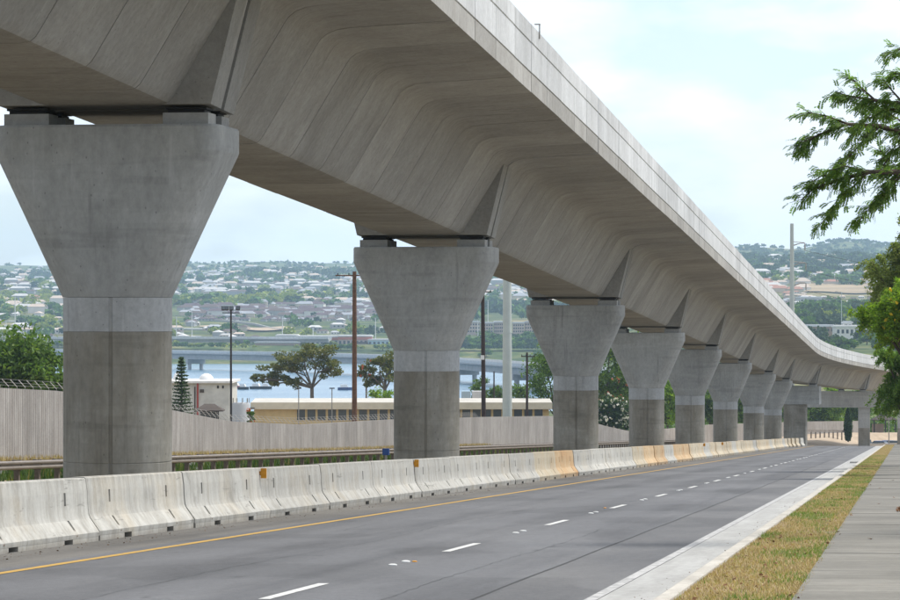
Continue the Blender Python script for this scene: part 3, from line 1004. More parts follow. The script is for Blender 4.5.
# ================================================================== RIBBED WALL
WTOP = np.array([(-200, 380), (-60, 384), (0, 388), (60, 391), (115, 399), (170, 410), (230, 421.5), (300, 424.5), (390, 419.5), (480, 417), (550, 416), (585, 420), (605, 426), (628, 431), (670, 428.5), (712, 424.5), (806, 421.5), (860, 421), (960, 420)], float)
wp = [W(-45, u, 0) for u in np.arange(128, 405, 3.0)]
tail_pts = [(628, 432), (650, 444), (670, 455), (710, 475), (760, 498), (806, 520), (858, 545)]
for px, d in tail_pts:
    p = at(px, 300, d); wp.append(p)
# resample tail to 3 m
path = [wp[0]]
for p in wp[1:]:
    q = path[-1]
    dist = math.hypot(p.x - q.x, p.y - q.y)
    n = max(1, round(dist / 3.0))
    for k_ in range(1, n + 1):
        path.append(q.lerp(p, k_ / n))
wall = thing('ribbed_wall', 'long pale ribbed concrete wall topped with barbed wire behind the guardrail', 'wall', (path[0].x, path[0].y, 0))
def panel_mesh(L, h0, h1):
    m_ = MB()
    prof = []
    for k_ in range(10):
        x0 = L * (0.003 + k_ * 0.0995)
        prof += [(x0, -.09), (x0 + .07 * L, -.09), (x0 + .075 * L, -.07), (x0 + .096 * L, -.07)]
    prof += [(L * .997, -.09), (L * .997, .09), (0.003 * L, .09)]
    m_.loft([[(x, y, 0) for x, y in prof], [(x, y, h0 + (h1 - h0) * x / L) for x, y in prof]])
    return m_.mesh('wall_panel', M['wall'])
m_ = MB(); m_.tube([(0, 0, 0), (0, 0.0, .12), (0.0, -.36, .5)], .019, 5)
arm_me = m_.mesh('wire_arm', M['steel'])
tops = []
M['capm'] = M['wall']
for k_ in range(len(path) - 1):
    p, q = path[k_], path[k_ + 1]
    L = math.hypot(q.x - p.x, q.y - p.y)
    ang = math.atan2(q.y - p.y, q.x - p.x)
    def top(P):
        px = 450 + 3100 * P.x / P.y
        return (HORIZ - np.interp(px, WTOP[:, 0], WTOP[:, 1])) / 3100 * P.y
    mid = p.lerp(q, .5)
    zt = top(mid)
    v, u = VU(mid.x, mid.y)
    zb = plane(u, v) - .5 if u < 384 else min(plane(u, v) - .4, zt - 1.6)
    o = link('wall_panel', panel_mesh(L, top(p) - zb, top(q) - zb), wall, (p.x - path[0].x, p.y - path[0].y, zb), (0, 0, ang))
    tops.append(Vector((mid.x, mid.y, zt)))
    if u < 330:
        for fr in (.25, .75):
            r_ = p.lerp(q, fr)
            a = link('wire_arm', arm_me, wall, (r_.x - path[0].x, r_.y - path[0].y, top(r_) - .03), (0, 0, ang + math.pi + random.uniform(-.05, .05)))
m_ = MB()
for off, hz in ((.36, .48), (.2, .30), (.05, .16)):
    for a, b in zip(tops[:66], tops[1:67]):
        d_ = Vector((S_, C_, 0)); n_ = Vector((-C_, S_, 0)) * off
        m_.tube([a + n_ + Vector((-path[0].x, -path[0].y, hz)), b + n_ + Vector((-path[0].x, -path[0].y, hz))], .007, 3)
tag(link('barbed_wire', m_.mesh('barbed_wire', M['steel']), wall), kind='stuff')

# ================================================================== VEGETATION HELPERS
def leaf_quads(centers, size, seed, flat=0.0, aspect=0.55, jit=0.35):
    """one folded leaf quad per centre; returns verts, faces"""
    r = np.random.default_rng(seed)
    n = len(centers)
    a = r.normal(size=(n, 3)); a[:, 2] *= (1 - flat)
    a /= np.linalg.norm(a, axis=1, keepdims=True)
    b = r.normal(size=(n, 3)); b[:, 2] *= (1 - flat)
    b -= (b * a).sum(1, keepdims=True) * a
    b /= np.linalg.norm(b, axis=1, keepdims=True) + 1e-9
    s = size * (1 + jit * r.uniform(-1, 1, size=(n, 1)))
    A, B = a * s, b * s * aspect
    v = np.stack([centers - A, centers - B * .9, centers + A, centers + B], 1).reshape(-1, 3)
    f = np.arange(4 * n).reshape(-1, 4)
    return v, f

def clump_points(rx, ry, rz, nclump, nleaf, csize, seed, low=-0.5, hollow=0.45):
    r = np.random.default_rng(seed)
    out = []
    cc = []
    while len(cc) < nclump:
        p = r.normal(size=3); p /= np.linalg.norm(p)
        if p[2] < low: continue
        q = p * (hollow + (1 - hollow) * r.uniform() ** 0.6) * (0.8 + 0.35 * r.uniform())
        cc.append(q)
    cc = np.array(cc) * (rx, ry, rz)
    for c in cc:
        n = int(nleaf * r.uniform(.6, 1.3))
        s = csize * r.uniform(.6, 1.35)
        d = r.normal(size=(n, 3)) * (.5, .5, .33) * s
        out.append(c + d)
    return np.concatenate(out), cc

def tree_parts(seed, rx, ry, rz, cz, trunk_h, trunk_r, nclump, nleaf, csize, leafsize, low=-.4, trunks=1, spread=.3):
    pts, cc = clump_points(rx, ry, rz, nclump, nleaf, csize, seed, low)
    pts = pts + (0, 0, cz)
    cc = cc + (0, 0, cz)
    v, f = leaf_quads(pts, leafsize, seed + 1)
    r = random.Random(seed)
    m_ = MB()
    for k_ in range(trunks):
        bx, by = (r.uniform(-spread, spread), r.uniform(-spread, spread)) if trunks > 1 else (0, 0)
        fork = Vector((bx * 2 + r.uniform(-.2, .2), by * 2, trunk_h))
        m_.tube([(bx, by, -.6), (bx * 1.2, by * 1.2, trunk_h * .5), fork], [trunk_r * 1.25, trunk_r, trunk_r * .8], 7)
        sel = r.sample(range(len(cc)), min(len(cc), 9))
        for q in sel:
            c = Vector(cc[q])
            mid = fork.lerp(c, .5) + Vector((0, 0, .12 * rz))
            m_.tube([fork, mid, fork.lerp(c, .95)], [trunk_r * .6, trunk_r * .32, trunk_r * .12], 5)
    return v, f, m_

def make_tree(name, label, cat, loc, parts, leafmat, barkmat, group=None, flowers=None, seed=0):
    v, f, m_ = parts
    t = thing(name, label, cat, loc, (0, 0, 0), group)
    link('crown', np_mesh('crown', v, f, leafmat, 4), t)
    link('trunk', m_.mesh('trunk', barkmat, 60), t)
    if flowers:
        mat, n, size = flowers
        r = np.random.default_rng(seed + 5)
        c = v.reshape(-1, 4, 3).mean(1)
        front = c[c[:, 1] < np.median(c[:, 1])]
        ctr = c.mean(0)
        dist = np.linalg.norm(front - ctr, axis=1)
        front = front[dist > np.quantile(dist, .45)]
        sel = front[r.choice(len(front), n)]
        out = sel - ctr
        sel = sel + out / np.linalg.norm(out, axis=1, keepdims=True) * size * 1.6 + np.array([0, -size, 0])
        vv, ff = leaf_quads(np.repeat(sel, 3, 0) + r.normal(size=(n * 3, 3)) * size * .5, size, seed + 9, aspect=.9)
        link('blossom', np_mesh('blossom', vv, ff, mat, 4), t)
    return t

def gz(px, d):
    X = (px - 450) / 3100 * d
    return Vector((X, d, ground(X, d)))

# ---- trees between the wall and the bay
def put_tree(name, label, px, d, ytop, ybot, halfw, leafmat, barkmat, seed, nclump=60, nleaf=70, leafsize=.2, low=-.4, trunks=1, csize=None, flowers=None, group=None, flat=None):
    s = d / 3100.0
    g = gz(px, d)
    ztop, zbot = (HORIZ - ytop) * s, (HORIZ - ybot) * s
    rz = (ztop - zbot) / 2
    if low > -.3: rz = (ztop - zbot) / (1 - low)
    cz = ztop - rz * .98 - g.z
    rx = halfw * s
    pr = tree_parts(seed, rx, rx * .9, rz, cz, max(.5, (zbot - g.z)), max(.1, rx * .06), nclump, nleaf, csize or rx * .32, leafsize, low, trunks)
    return make_tree(name, label, 'tree', g, pr, leafmat, barkmat, group, flowers, seed)

put_tree('broad_tree', 'leafy green tree behind the wall at the left edge, beside the largest column', 14, 232, 336, 396, 46, M['leaf_mid'], M['bark'], 21, 110, 90, .2, low=-.9)
put_tree('broad_tree', 'small green tree tucked between the left tree and the largest column', 58, 236, 372, 400, 15, M['leaf_mid'], M['bark'], 22, 40, 60, .17, low=-.9)
# flat-topped umbrella trees
def umbrella(label, px, d, pads, trunkx, ybase, seed, leafmat=M['leaf_olive'], nleaf=950, flowers=None):
    s = d / 3100.0
    g = gz(trunkx, d)
    r = np.random.default_rng(seed)
    rr_ = random.Random(seed)
    pts = []
    m_ = MB()
    base = Vector((0, 0, -.5))
    fork = Vector((0, 0, (HORIZ - ybase) * s - g.z + .6))
    m_.tube([base, fork * .5, fork], [.38, .30, .26], 8)
    for (cx_, cy_, hw, hh) in pads:
        c = Vector(((cx_ - 450) * s - g.x, rr_.uniform(-1.5, 1.5), (HORIZ - cy_) * s - g.z))
        n = int(nleaf * hw / 20)
        q = r.uniform(-1, 1, size=(n * 2, 3)); q = q[(q ** 2).sum(1) < 1][:n]
        sub = r.uniform(-1, 1, size=(9, 3)) * .75
        q = q * .42 + sub[r.integers(0, 9, len(q))]
        pts.append(q * (hw * s, hw * s * .9, hh * s * 1.25) + np.array(c))
        for sb in sub[:4]:
            e = c + Vector((sb[0] * hw * s, sb[1] * hw * s * .9, sb[2] * hh * s - .15))
            mid = fork.lerp(c, .55) + Vector((0, 0, .25))
            m_.tube([fork, mid, mid.lerp(e, .6), e], [.17, .10, .06, .03], 5)
    v, f = leaf_quads(np.concatenate(pts), .2, seed + 1, flat=.2)
    return make_tree('umbrella_tree', label, 'tree', g, (v, f, m_), leafmat, M['greybark'], None, flowers, seed)
umbrella('wide olive umbrella tree with flat leaf layers behind the yellow warehouse', 305, 450,
         [(300, 355, 25, 8), (320, 351, 18, 6), (283, 363, 14, 6), (268, 372, 14, 6), (258, 378, 8, 4), (300, 369, 20, 7), (322, 364, 17, 7), (290, 383, 12, 6), (330, 373, 12, 5), (278, 380, 12, 5)], 312, 392, 41)
umbrella('smaller olive tree just left of the second column', 377, 446,
         [(376, 364, 14, 7), (388, 361, 12, 8), (366, 372, 10, 6), (384, 374, 14, 7), (372, 381, 9, 5), (396, 372, 10, 8)], 385, 394, 43, flowers=(M['flower_red'], 6, .2))
put_tree('low_tree', 'low bright green shrub tree under the olive tree left of the second column', 382, 442, 389, 402, 12, M['leaf_fresh'], M['bark'], 44, 26, 50, .15, low=-.9)
put_tree('low_tree', 'green shoreline shrub tree between the tarred pole and the second column', 480, 500, 377, 402, 10, M['leaf_mid'], M['bark'], 45, 30, 50, .2, low=-.9)
put_tree('low_tree', 'green shoreline shrub tree just right of the thick pale pole', 519, 505, 384, 404, 13, M['leaf_mid'], M['bark'], 46, 34, 50, .2, low=-.9)
put_tree('low_tree', 'shoreline shrub tree directly left of the thick pale pole', 497, 510, 386, 404, 10, M['leaf_mid'], M['bark'], 47, 30, 50, .2, low=-.9)
put_tree('broad_tree', 'tall green tree beside the left flank of the third column', 556, 432, 342, 418, 27, M['leaf_mid'], M['bark'], 48, 90, 80, .19, low=-.9)
put_tree('flowering_tree', 'dark green tree dotted with orange red blossoms behind the third and fourth columns', 607, 470, 330, 418, 36, M['leaf_mid'], M['bark'], 49, 120, 95, .24, low=-.85, flowers=(M['flower_red'], 90, .22))
put_tree('flowering_bush_tree', 'dark oleander bush covered in white flowers above the wall, left of the fourth column', 612, 446, 398, 433, 19, M['leaf_dark'], M['bark'], 50, 70, 90, .22, low=-.9, flowers=(M['flower_white'], 110, .17))
gaps = [(668, 520, 378, 428, 16, 'leaf_fresh', 'bright green tree seen through the gap right of the fourth column'),
        (688, 540, 372, 432, 16, 'leaf_mid', 'green tree standing behind the fifth column'),
        (711, 545, 382, 428, 14, 'leaf_mid', 'green tree seen through the gap right of the fifth column'),
        (735, 560, 380, 428, 16, 'leaf_mid', 'green tree hidden mostly behind the sixth column'),
        (640, 510, 366, 430, 16, 'leaf_mid', 'green tree behind the fourth column'),
        (765, 575, 384, 426, 18, 'leaf_mid', 'green tree behind the seventh and eighth columns'),
        (793, 590, 390, 424, 16, 'leaf_mid', 'green tree behind the square-capped pier'),
        (814, 600, 396, 426, 13, 'leaf_mid', 'leafy tree above the far wall just right of the square-capped pier'),
        (833, 600, 386, 426, 14, 'leaf_fresh', 'bright leafy tree above the far wall, left of the dark cypress'),
        (857, 605, 393, 424, 12, 'leaf_mid', 'leafy tree above the far wall, right of the dark cypress')]
for i_, (px, d, yt, yb, hw, lm, lab) in enumerate(gaps):
    put_tree('broad_tree', lab, px, d, yt, yb, hw, M[lm], M['bark'], 60 + i_, 75, 70, .26, low=-.9, group='trees beyond the far wall')
# hedge mass closing the far end
pts, cc = clump_points(1, 1, 1, 10, 40, .6, 5, -.2)
allp = []
r = np.random.default_rng(3)
for px in np.arange(640, 905, 5):
    g = gz(px, 640 + 20 * r.uniform())
    hgt = 2 + 3.5 * r.uniform()
    q = r.normal(size=(160, 3)) * (1.6, 1.6, hgt * .3) + (g.x, g.y, max(g.z, -25) + hgt * .5)
    allp.append(q)
v, f = leaf_quads(np.concatenate(allp), .33, 6)
tag(link('undergrowth', np_mesh('undergrowth', v, f, M['leaf_mid'], 4)), 'dense green undergrowth closing the view beyond the far wall', 'undergrowth', None, 'stuff')
# cypress
def cone_tree(name, label, px, d, ytop, ybot, halfw, mat, seed, tiers=None, n=2600):
    s = d / 3100
    g = gz(px, d)
    r = np.random.default_rng(seed)
    zt = (HORIZ - ytop) * s - g.z
    zb = (HORIZ - ybot) * s - g.z
    m_ = MB(); m_.tube([(0, 0, -.5), (0, 0, zt * .5), (0, 0, zt * .98)], [.18, .1, .03], 6)
    if tiers:
        P = []
        for k_ in range(tiers):
            f_ = k_ / (tiers - 1)
            z = zb + (zt - zb) * f_ * .97
            rad = halfw * s * (1 - f_) ** .8 + .12
            nb_ = 7
            for b in range(nb_):
                a = 2 * math.pi * (b + .5 * (k_ % 2)) / nb_ + r.uniform(-.2, .2)
                tt = r.uniform(0.1, 1, size=26)[:, None]
                end = np.array([math.cos(a) * rad, math.sin(a) * rad, rad * .10])
                P.append(tt * end + (0, 0, z) + r.normal(size=(26, 3)) * (.07, .07, .05))
                m_.tube([(0, 0, z), tuple(end * .9 + (0, 0, z))], [.03, .012], 4)
        P = np.concatenate(P)
    else:
        f_ = r.uniform(size=n) ** 1.2
        prof_ = np.sin(np.pi * np.clip(f_ * .92 + .1, 0, 1)) ** .6
        a = r.uniform(0, 2 * np.pi, n)
        rad = halfw * s * prof_ * np.sqrt(r.uniform(.2, 1, n))
        P = np.stack([np.cos(a) * rad, np.sin(a) * rad, zb + (zt - zb) * f_], 1)
    v, f = leaf_quads(P, .13 if tiers else .26, seed + 1, aspect=.4)
    return make_tree(name, label, 'tree', g, (v, f, m_), mat, M['bark'])
cone_tree('norfolk_pine', 'slim tiered conifer rising in front of the white building', 181.5, 292, 357, 414, 11, M['leaf_dark'], 81, 17)
cone_tree('cypress_tree', 'dark columnar cypress standing against the far wall', 848, 508, 408, 440, 4.0, M['leaf_dark'], 82)

# ---- the feathery tree overhanging the sidewalk (trunk out of frame, limbs enter from the right)
def feather(base, direction, length, r, verts, faces, pairs=8, lw=.012, ll=.05):
    d_ = Vector(direction).normalized()
    side_ = d_.cross(Vector((0, 0, 1)))
    if side_.length < .1: side_ = Vector((1, 0, 0))
    side_.normalize()
    roll = r.uniform(-.9, .9)
    side_ = (Matrix.Rotation(roll, 3, d_) @ side_)
    p = Vector(base)
    for k_ in range(pairs):
        p = p + d_ * (length / pairs)
        d_ = (d_ + Vector((0, 0, -.09))).normalized()
        for sg in (-1, 1):
            ax = (side_ * sg + d_ * .55 + Vector((0, 0, r.uniform(-.35, .1)))).normalized()
            w = d_ * lw
            tip = p + ax * ll * r.uniform(.75, 1.15)
            m = p + ax * ll * .5
            o = len(verts)
            verts += [tuple(p), tuple(m - w), tuple(tip), tuple(m + w)]
            faces.append((o, o + 1, o + 2, o + 3))

rr_ = random.Random(5)
D0 = 46.0
def lp(px, py, dd=0.0):
    return at(px, py, D0 + dd)
base_v, base_u = 4.6, 47.0
tb = W(base_v, base_u, 0.1)
limb_tree = thing('feathery_tree', 'feathery green branches hanging in from the top right over the sidewalk', 'tree', tb)
m_ = MB()
fork = W(base_v - .2, base_u + .1, 2.9)
m_.tube([W(base_v, base_u, -.3) - tb, W(base_v + .1, base_u, 1.4) - tb, fork - tb], [.26, .2, .17], 10)
limbs = [
    ([fork, lp(1010, 230, .2), lp(950, 190, -.3), lp(905, 172, -.6), lp(868, 172, -.4), lp(838, 180, 0), lp(812, 190, .2), lp(801, 200, .3)], .085),
    ([fork, lp(1005, 210, 1.2), lp(955, 160, 1.0), lp(915, 137, .9), lp(880, 126, .6), lp(848, 124, .4), lp(820, 134, .3), lp(796, 146, .2)], .085),
    ([fork, lp(1000, 190, -.8), lp(950, 130, -.8), lp(905, 105, -.6), lp(875, 100, -.4), lp(850, 96, -.2), lp(835, 92, 0)], .07),
    ([fork, lp(1000, 160, .3), lp(960, 90, .2), lp(925, 60, .1), lp(902, 48, 0), lp(893, 52, 0)], .06),
]
subs = [
    [lp(905, 172, -.6), lp(888, 190, -.4), lp(872, 205, -.2), lp(860, 220, 0)],
    [lp(868, 172, -.4), lp(850, 190, -.3), lp(836, 205, -.1), lp(823, 222, 0)],
    [lp(838, 180, 0), lp(823, 175, .2), lp(812, 182, .2)],
    [lp(880, 126, .6), lp(862, 142, .5), lp(848, 158, .4), lp(838, 170, .4)],
    [lp(915, 137, .9), lp(893, 152, .7), lp(882, 168, .6)],
    [lp(848, 124, .4), lp(828, 116, .3), lp(808, 112, .2)],
    [lp(875, 100, -.4), lp(862, 88, -.3), lp(852, 78, -.2)],
    [lp(905, 105, -.6), lp(890, 88, -.5), lp(882, 78, -.4)],
    [lp(905, 105, -.6), lp(885, 112, -.4), lp(868, 118, -.2), lp(855, 130, -.1)],
    [lp(868, 172, -.4), lp(846, 166, -.2), lp(826, 172, 0)],
    [lp(950, 130, -.8), lp(920, 90, -.6), lp(905, 75, -.5), lp(893, 72, -.5)],
    [lp(915, 137, .9), lp(900, 120, .8), lp(880, 108, .7), lp(862, 104, .6)],
    [lp(820, 134, .3), lp(811, 140, .3), lp(803, 152, .3)],
    [lp(905, 172, -.6), lp(893, 178, -.5), lp(884, 190, -.4), lp(880, 200, -.4)],
    [lp(955, 160, 1), lp(915, 160, 1.1), lp(895, 165, 1.1), lp(880, 150, 1.0)],
]
curves = [(p, r0, 1) for p, r0 in limbs] + [(p, .02, 0) for p in subs]
fv, ff = [], []
for p, r0, big in curves:
    n = len(p)
    m_.tube([q - tb for q in p], [max(.006, r0 * (1 - k_ / (n - .7))) for k_ in range(n)], 6)
    segs = list(zip(p[:-1], p[1:]))
    if big: segs = segs[2:]
    for a, b in segs:
        ln = (b - a).length
        dirn = (b - a).normalized()
        for q in range(max(2, int(ln / .03))):
            c = a.lerp(b, rr_.random())
            if 450 + 3100 * c.x / c.y > 990: continue
            d_ = Vector((rr_.uniform(-1, .45), rr_.uniform(-1, 1), rr_.uniform(-.8, .55))) + dirn * .9
            d_.normalize()
            tw = rr_.uniform(.08, .26)
            m_.tube([c - tb, c + d_ * tw - tb], [.005, .003], 3)
            for w_ in range(3):
                cc_ = c + d_ * tw * (w_ + 1) / 3
                dd_ = (d_ + Vector((rr_.uniform(-.8, .8), rr_.uniform(-.8, .8), rr_.uniform(-.7, .35)))).normalized()
                feather(cc_ - tb, dd_, rr_.uniform(.09, .17), rr_, fv, ff)
link('trunk', m_.mesh('trunk', M['bark'], 60), limb_tree)
# the rest of that crown, outside the frame to the right, on limbs of its own
pts, cc = clump_points(3.3, 3.6, 1.7, 70, 200, .8, 91, -.35, .3)
off = np.array(W(base_v + 1.2, base_u + 0.8, 5.9) - tb)
m3 = MB()
fk = fork - tb
for q in cc[::3]:
    e = Vector(q + off)
    if 450 + 3100 * (e.x + tb.x) / (e.y + tb.y) < 960: continue
    mid = fk.lerp(e, .5) + Vector((0, 0, .5))
    m3.tube([fk, mid, e], [.085, .05, .015], 6)
link('limb', m3.mesh('limb', M['bark'], 60), limb_tree)
v2, f2 = leaf_quads(pts + off, .06, 92, aspect=.4)
keep = []
P4 = v2.reshape(-1, 4, 3) + np.array(tb)
pxs = 450 + 3100 * P4[:, :, 0].min(1) / P4[:, :, 1].mean(1)
sel = pxs > 935
v2 = v2.reshape(-1, 4, 3)[sel].reshape(-1, 3)
V = np.concatenate([np.array(fv), v2])
Fc = np.arange(len(V)).reshape(-1, 4)
link('crown', np_mesh('crown', V, Fc, M['leaf_feather'], 4), limb_tree)

# ---- two trees on the right edge beside the sidewalk
def spray_tree(name, label, px, d, ytop, ybot, halfw, leafmat, seed, nlimb=26, nspray=16, leafsize=.07, droop=.5, flowers=None, low=-.7):
    s_ = d / 3100.0
    g = gz(px, d)
    r = np.random.default_rng(seed)
    zt, zb = (HORIZ - ytop) * s_ - g.z, (HORIZ - ybot) * s_ - g.z
    rz, rx = (zt - zb) / 2, halfw * s_
    ctr = np.array([0, 0, (zt + zb) / 2])
    m_ = MB()
    fork = Vector((0, 0, max(1.2, zb * .75)))
    m_.tube([(.1, 0, -.5), (0, .1, fork.z * .5), fork], [.3, .24, .2], 8)
    P = []
    for k_ in range(nlimb):
        while True:
            q = r.normal(size=3); q /= np.linalg.norm(q)
            if q[2] > low: break
        reach = r.uniform(.45, 1.12)
        e = ctr + q * (rx, rx, rz) * reach
        ev = Vector(e)
        mid = fork.lerp(ev, .5) + Vector((r.normal() * .2, r.normal() * .2, .25 * rz))
        m_.tube([fork, mid, ev], [.09, .05, .014], 5)
        for w in range(nspray):
            t0 = r.uniform(.35, 1)
            base = np.array(mid.lerp(ev, t0))
            dr = q * .8 + r.normal(size=3) * .75
            dr /= np.linalg.norm(dr)
            ln = rx * r.uniform(.14, .42)
            n = int(ln / leafsize * 9)
            tt = r.uniform(0, 1, n)[:, None]
            pts = base + dr * ln * tt - np.array([0, 0, 1]) * droop * ln * tt ** 2 + r.normal(size=(n, 3)) * leafsize * (1.5 - .7 * tt)
            P.append(pts)
            m_.tube([base, base + dr * ln * .5 - np.array([0, 0, droop * ln * .25]), base + dr * ln - np.array([0, 0, droop * ln])], [.012, .008, .004], 3)
    v, f = leaf_quads(np.concatenate(P), leafsize, seed + 1, aspect=.42)
    return make_tree(name, label, 'tree', g, (v, f, m_), leafmat, M['bark'], None, flowers, seed)
spray_tree('feathery_tree', 'pale yellow-green feathery tree at the right edge, behind the bright flowering one', 920, 128, 218, 345, 50, M['leaf_pale'], 95, 44, 18, .06, .7)
spray_tree('flowering_tree', 'bright green tree with yellow flowers at the right edge beside the sidewalk', 918, 108, 262, 346, 50, M['leaf_fresh'], 96, 46, 20, .07, .35, (M['flower_yellow'], 60, .07))
spray_tree('feathery_tree', 'dark layered tree low at the right edge, in front of the guideway end', 916, 136, 336, 415, 48, M['leaf_feather'], 97, 34, 16, .06, .6)

# ---- grass and weeds
def blades(name, pts, hmin, hmax, mat, seed, label, w=.008, lean=.5):
    r = np.random.default_rng(seed)
    n = len(pts)
    h = r.uniform(hmin, hmax, n)[:, None]
    a = r.uniform(0, 2 * np.pi, n)
    d_ = np.stack([np.cos(a), np.sin(a), np.zeros(n)], 1)
    l_ = np.stack([np.cos(a + 1.57), np.sin(a + 1.57), np.zeros(n)], 1) * lean * r.uniform(.2, 1, n)[:, None] * h
    tip = pts + l_ + np.array([0, 0, 1]) * h
    V = np.stack([pts - d_ * w, pts + d_ * w, tip], 1).reshape(-1, 3)
    Fc = np.arange(3 * n).reshape(-1, 3)
    return tag(link(name, np_mesh(name, V, Fc, mat, 3)), label, 'grass', None, 'stuff')

def field_pts(v0, v1, u0, u1, n, h, seed, dens=None, power=1.0):
    r = np.random.default_rng(seed)
    u = u0 + (u1 - u0) * r.uniform(size=n) ** power
    v = r.uniform(v0, v1, n)
    if dens is not None:
        kq = dens(v, u, r)
        u, v = u[kq], v[kq]
    X = v * C_ + u * S_; Y = -v * S_ + u * C_
    Z = -EYE - KY * Y + h
    return np.stack([X, Y, Z], 1)
LAT = np.random.default_rng(2).normal(size=(64, 400))
def vnoise(v, u, sc):
    a, b = (v + 20) / sc[0], (u + 5) / sc[1]
    i0, j0 = np.floor(a).astype(int), np.floor(b).astype(int)
    fa, fb = a - i0, b - j0
    fa, fb = fa * fa * (3 - 2 * fa), fb * fb * (3 - 2 * fb)
    g = lambda p, q: LAT[p % 64, q % 400]
    return (g(i0, j0) * (1 - fa) + g(i0 + 1, j0) * fa) * (1 - fb) + (g(i0, j0 + 1) * (1 - fa) + g(i0 + 1, j0 + 1) * fa) * fb
def patch(v, u, r):
    return 1.1 * vnoise(v, u, (.5, 2.3)) + .7 * vnoise(v + 9, u + 50, (.22, .7)) + .6 * vnoise(v + 3, u + 99, (1.4, 9.0))
def green(v, u, r): return patch(v, u, r) + r.normal(size=len(v)) * .8 > .5
def dry(v, u, r): return (patch(v, u, r) + r.normal(size=len(v)) * .9 < .9) & (vnoise(v + 5, u + 31, (.6, 1.6)) + r.normal(size=len(v)) * .4 > -1.0)
blades('verge_grass', field_pts(-2.07, -.93, 22, 370, 170000, .11, 31, dry, 2.0), .015, .05, M['grass_dry'], 32, 'dry straw-coloured grass on the verge between kerb and sidewalk', .006, 1.2)
blades('green_verge_grass', field_pts(-2.05, -.95, 22, 200, 70000, .11, 33, green, 1.7), .02, .07, M['grass_green'], 34, 'green tufts growing in the dry verge beside the kerb', .006, .9)
blades('roadside_grass', field_pts(1.2, 6, 22, 200, 20000, .11, 38), .03, .1, M['grass_dry'], 39, 'dry grass on the far side of the sidewalk', .01, .9)
def clumpy(v, u, r): return vnoise(v, u, (1.2, 3.1)) + .6 * vnoise(v + 4, u + 20, (.5, .9)) + r.normal(size=len(v)) * .35 > -.1
blades('guardrail_weeds', field_pts(-32.5, -28.9, 66, 300, 90000, -.02, 35, clumpy), .12, .58, M['weeds'], 36, 'green weeds growing under the guardrail', .03, .7)
blades('wall_grass', field_pts(-44.8, -43.6, 128, 330, 16000, -.02, 37), .15, .55, M['grass_dry'], 38, 'dry yellow grass along the foot of the ribbed wall', .035, .6)
# dead leaves and twigs on the verge and sidewalk
m_ = MB(); m_.add([(-.05, 0, .01), (0, -.025, 0.0), (.055, 0, .02), (0, .025, .012)], [(0, 1, 2, 3)])
lf = m_.mesh('dead_leaf', M['leaflit'])
for v, u in ((-1.5, 44), (-1.3, 52), (-.5, 64), (-.6, 82), (-.2, 70), (-1.7, 60), (-.3, 95), (-1.2, 40), (-.45, 43)):
    o = link('dead_leaf', lf, None, W(v, u, .155), (rr_.uniform(-.2, .2), rr_.uniform(-.2, .2), rr_.uniform(0, 6)))
    tag(o, 'curled brown dead leaf lying beside the kerb or on the sidewalk', 'leaf', 'dead leaves beside the road')
# grit and litter gathered along the barrier feet, the gutter and the verge
def litter(name, v0, v1, u0, u1, n, size, h, mat, seed, label, power=1.5):
    P = field_pts(v0, v1, u0, u1, n, h, seed, None, power)
    V, Fq = leaf_quads(P, size, seed + 1, flat=.75, aspect=.6, jit=.7)
    tag(link(name, np_mesh(name, V, Fq, mat, 4)), label, 'litter', None, 'stuff')
litter('road_grit', -11.9, -11.3, 38, 200, 1300, .012, .006, M['rust'], 141, 'brown grit gathered along the foot of the barriers')
litter('gutter_grit', -2.6, -2.24, 24, 200, 500, .009, .016, M['rust'], 143, 'brown grit lying in the gutter against the kerb')
litter('verge_litter', -2.0, -.9, 24, 150, 420, .024, .145, M['leaflit'], 145, 'small dead leaves and twigs scattered in the verge')
litter('leaf_litter', -.12, .5, 58, 62, 420, .028, .155, M['leaflit'], 147, 'brown leaf litter heaped on the right side of the sidewalk', 1.0)
# soil heap with dead leaves at the right edge of the sidewalk
t = thing('drain_inlet', 'dark iron drain inlet set into the gutter near the far end', 'drain', W(-2.5, 163, .02), (0, 0, -TH))
m_ = MB(); m_.box((0, 0, .0), (.5, 2.2, .02)); link('frame', m_.mesh('frame', M['iron']), t)
m_ = MB()
for k_ in range(9): m_.box((0, -.9 + k_ * .22, .012), (.42, .06, .02))
link('grate', m_.mesh('grate', M['steel']), t)

# ================================================================== MIDDLE GROUND BUILDINGS AND POLES
def L2(px, d): return (px - 450) / 3100 * d
# yellow warehouse
d = 420; s = d / 3100
X0, X1 = L2(254, d), L2(549, d)
t = thing('warehouse', 'long low yellow warehouse with a pale flat roof behind the ribbed wall', 'building', (0, d, 0))
Zr, Ze, Zw, Zg = (HORIZ - 400.5) * s, (HORIZ - 402.5) * s, (HORIZ - 409) * s, -20
m_ = MB(); m_.loft([[(X0 - .4, y, z) for y, z in ((-.6, Zw), (-.6, Ze), (9, Zr + .05), (18, Ze + .1), (18, Zw))], [(X1 + .4, y, z) for y, z in ((-.6, Zw), (-.6, Ze), (9, Zr + .05), (18, Ze + .1), (18, Zw))]])
roofp = link('roof', m_.mesh('roof', M['palroof']), t)
m_ = MB(); m_.box(((X0 + X1) / 2, -.66, (Ze + Zw) / 2), (X1 - X0 + .86, .1, Ze - Zw + .04)); link('fascia', m_.mesh('fascia', M['cream']), roofp)
m_ = MB(); m_.box(((X0 + X1) / 2, 9, (Zw + Zg) / 2), (X1 - X0, 17.6, Zw - Zg)); w_ = link('wall', m_.mesh('wall', M['yellowwall']), t)
m_ = MB(); m_.box((0, 0, 0), (1.1, .08, 1.5)); win = m_.mesh('window', M['glass'])
m_ = MB()
for x in (-.62, .62): m_.box((x, -.03, 0), (.13, .06, 1.5))
